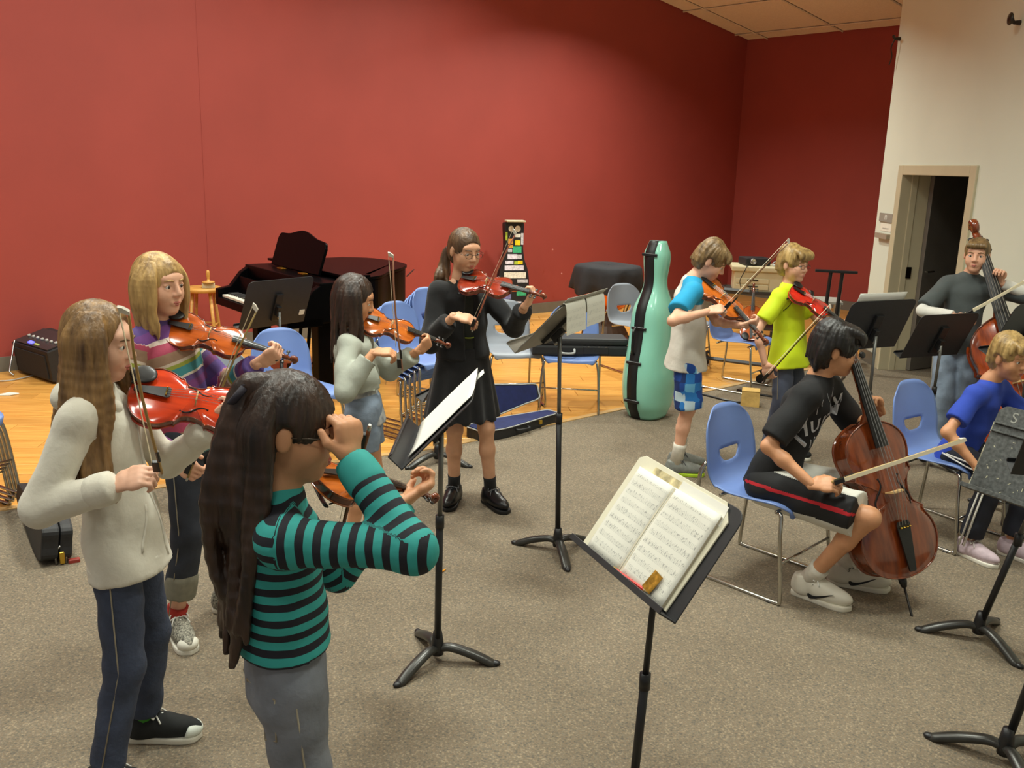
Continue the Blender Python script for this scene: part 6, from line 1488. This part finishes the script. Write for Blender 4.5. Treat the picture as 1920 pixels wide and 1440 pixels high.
# ================================================================ timpani under a cover
for (x, y, lb) in ((1.02, 10.1, 'copper kettle drum under a draped black cover by the red wall'),):
    t = empty('kettle_drum', (x, y, 0), 0, lb, 'drum'); n = 64; V, Fc = [], []; rr = random.Random(3)
    pr_ = [(0, .86), (.25, .862), (.345, .855), (.372, .83), (.382, .76), (.390, .68), (.395, .60), (.385, .56)]
    for i, (r_, z) in enumerate(pr_):
        for j in range(n):
            a = 2*PI*j/n; wv = (.030*math.sin(7*a)+.018*math.sin(13*a+1))*max(0, (i-3)/4); V.append(((r_+wv)*math.cos(a), (r_+wv)*math.sin(a)*.9, z-(.03*math.sin(5*a+2) if i == 7 else 0)-.006*math.sin(3*a)*(i < 3)))
    Fc = [(i*n+j, i*n+(j+1) % n, (i+1)*n+(j+1) % n, (i+1)*n+j) for i in range(len(pr_)-1) for j in range(n)]
    link('cover', me_from(V, Fc, 'cover', True), t, mat('drape_black', (36, 36, 40), .85, var=.15, scale=10, bump=.4, bscale=9))
    mb = MB(); mb.lathe([(.30, .80), (.305, .70), (.30, .58), (.27, .46), (.18, .38), (.05, .35)], 40); mb.build('bowl', mat('kettle_copper', (220, 112, 36), .3, .5, var=.1, scale=4), t, True)
    for k in range(6):
        a = k*PI/3+.3; mb = MB(); mb.tube([(.31*math.cos(a), .29*math.sin(a), .80), (.315*math.cos(a), .30*math.sin(a), .55), (.20*math.cos(a), .20*math.sin(a), .22)], .014, 8); mb.build('strut', STEEL if k % 2 else EB, t, True)
    mb = MB(); mb.lathe([(.26, .06), (.26, .10), (.20, .20), (.08, .34)], 24); mb.build('pedestal', mat('drum_base_brown', (70, 52, 40), .5, var=.2), t)
    for k in range(3):
        a = k*2*PI/3; mb = MB(); mb.lathe([(.035, -.012), (.035, .012)], 12, rot('X', PI/2), (.30*math.cos(a), .30*math.sin(a), .036)); mb.tube([(.30*math.cos(a), .30*math.sin(a), .04), (.22*math.cos(a), .22*math.sin(a), .09)], .014, 8); mb.build('caster', EB, t)
    MB().box((.18, -.34, .07), (.10, .18, .03), rot('X', .3)).build('pedal', STEEL, t, bevel=.004)
# ================================================================ printer on a trolley
t = empty('printer_trolley', (2.78, 10.55, 0), math.radians(-10), 'low dark trolley carrying the beige printer', 'trolley')
for z in (.16, .56): MB().box((0, 0, z), (.74, .52, .03)).build('shelf', mat('trolley_dark', (48, 44, 42), .5), t, bevel=.004)
for sx_ in (-1, 1):
    for sy_ in (-1, 1):
        mb = MB(); mb.tube([(sx_*.34, sy_*.23, .05), (sx_*.34, sy_*.23, .58)], .014, 8); mb.build('post', EB, t); mb = MB(); mb.lathe([(.03, -.01), (.03, .01)], 12, rot('X', PI/2), (sx_*.34, sy_*.23, .031)); mb.build('caster', EB, t)
BG = mat('printer_beige', (196, 184, 150), .5, var=.04, scale=8)
t = empty('office_printer', (2.78, 10.55, .575), math.radians(-10), 'beige laser printer with two paper trays on the dark trolley', 'printer')
MB().box((0, 0, .115), (.54, .44, .23)).build('body', BG, t, bevel=.014); MB().box((0, -.01, .255), (.60, .48, .055)).build('top_cover', BG, t, bevel=.012)
for z in (.05, .12):
    tr = MB().box((-.06, -.223, z), (.36, .012, .055)).build('paper_tray', BG, t, bevel=.004, seg=1); MB().box((-.06, -.231, z+.012), (.12, .012, .012)).build('tray_grip', EB, tr)
t = empty('projector', (2.74, 10.56, .858), math.radians(8), 'black projector lying on top of the beige printer', 'projector')
MB().box((0, 0, .045), (.30, .24, .085)).build('body', NYL, t, bevel=.016); mb = MB(); mb.lathe([(.034, 0), (.034, .03), (.026, .032), (.02, .02)], 18, rot('X', PI/2), (-.07, -.12, .05)); mb.build('lens', STEEL, t, True)
MB().box((.05, 0, .089), (.1, .05, .006)).build('button_panel', mat('panel_dark', (46, 44, 46), .4), t)
cable('tangled pale leads on the beige printer', [(2.92, 10.40, .87), (3.0, 10.42, .89), (3.05, 10.5, .868), (2.97, 10.52, .90), (2.93, 10.45, .872), (3.04, 10.42, .875), (3.0, 10.36, .87)], .008, mat('cable_pale', (170, 170, 168), .5))
cable('black lead hanging down the printer front', [(2.62, 10.44, .87), (2.60, 10.315, .87), (2.57, 10.30, .80), (2.53, 10.30, .70), (2.55, 10.30, .62)], .005)
# low shelf of percussion bits beside the printer
t = empty('side_table', (3.02, 9.35, 0), math.radians(-12), 'small grey side table with bits of gear behind the scarlet violin', 'table')
MB().box((0, 0, .64), (.62, .40, .025)).build('table_top', mat('table_grey', (170, 168, 160), .5), t, bevel=.004)
for sx_ in (-1, 1):
    for sy_ in (-1, 1): mb = MB(); mb.tube([(sx_*.28, sy_*.17, 0), (sx_*.28, sy_*.17, .63)], .012, 8); mb.build('leg', STEEL, t)
t = empty('headphones', (2.93, 9.30, .6535), .4, 'black headphones lying on the small grey side table', 'headphones')
mb = MB(); mb.tube([(.09*math.cos(a), .09*math.sin(a), .03) for a in np.linspace(0, PI, 14)], .012, 8); mb.build('band', EB, t, True)
for sg in (-1, 1): mb = MB(); mb.lathe([(.02, -.02), (.042, -.018), (.042, .018), (.02, .02)], 16, rot('Y', PI/2), (sg*.09, -.01, .043)); mb.build('ear_cup', EB, t, True)
# ================================================================ wheeled frame, bag, bits on the floor
t = empty('wheeled_frame', (2.12, 8.62, 0), math.radians(-28), 'black square tube frame on casters behind the blue chair', 'trolley')
for a_, b_ in (((-.34, 0, .12), (.34, 0, .12)), ((-.34, 0, .12), (-.34, 0, .80)), ((.34, 0, .12), (.34, 0, .45)), ((-.34, -.3, .12), (-.34, .3, .12)), ((.34, -.3, .12), (.34, .3, .12)), ((-.34, 0, .80), (.10, 0, .80))):
    mb = MB(); mb.tube([a_, b_], .020, 4); mb.build('tube', SBLK, t)
for x, y in ((-.34, -.28), (-.34, .28), (.34, -.28), (.34, .28)):
    mb = MB(); mb.lathe([(.045, -.012), (.045, .012)], 16, rot('X', PI/2), (x, y, .046)); mb.tube([(x, y, .046), (x, y, .11)], .01, 8); mb.build('caster', EB, t)
t = empty('paper_bag', (1.985, 7.38, .004), math.radians(-15), 'small brown paper bag standing on the carpet', 'paper bag')
KR = mat('kraft_paper', (204, 166, 96), .85, var=.15, scale=14, bump=.5, bscale=22)
mb = MB(); mb.box((0, 0, .065), (.15, .085, .13), taper=.97); mb.build('bag_body', KR, t); MB().box((0, -.02, .135), (.146, .05, .02), rot('X', .5)).build('folded_top', KR, t, bevel=.003, seg=1)
t = empty('cardboard_box', (.02, 10.55, 0), .2, 'low white cardboard box with dark flaps by the guitar case', 'box')
MB().box((0, 0, .07), (.30, .22, .14)).build('box_body', mat('box_white', (206, 198, 176), .8, var=.15, scale=9), t, bevel=.003, seg=1); MB().box((0, -.13, .135), (.28, .08, .006), rot('X', .6)).build('flap', mat('box_brown', (120, 90, 60), .8), t)
t = empty('carpet_pencil', (-.305, 4.02, .009), math.radians(60), 'short orange pencil lying on the carpet by the tall stand', 'pencil')
mb = MB(); mb.tube([(-.03, 0, 0), (.022, 0, 0)], .0042, 6); mb.build('shaft', mat('pencil_orange', (230, 150, 30), .4), t); mb = MB(); mb.tube([(.022, 0, 0), (.036, 0, 0)], [.004, .0005], 6); mb.build('tip', MAPLE, t)
o = MB().prism([(-4.08, 6.98), (-3.98, 7.0), (-3.93, 7.06), (-4.02, 7.08)], .001, .012).build('paper_scrap', PLAIN, bevel=.003, seg=1); tag(o, 'crumpled white paper scrap on the wood floor', 'paper')
for (x, y, z, k) in ((.473+.105, 11.92-.12, .842, 'upper'), (.609+.105, 12.038-.12, .522, 'lower')):
    mb = MB(); mb.lathe([(.012, 0), (.010, .006), (.0, .008)], 10, Matrix(((.755, 0, .656), (.656, 0, -.755), (0, 1, 0))), (x-.105+.0, y+.12, z)); o = mb.build('wall_plug', mat('plug_pale', (200, 130, 120), .6)); tag(o, 'tiny pale wall plug on the red wall, the %s one' % k, 'wall plug')
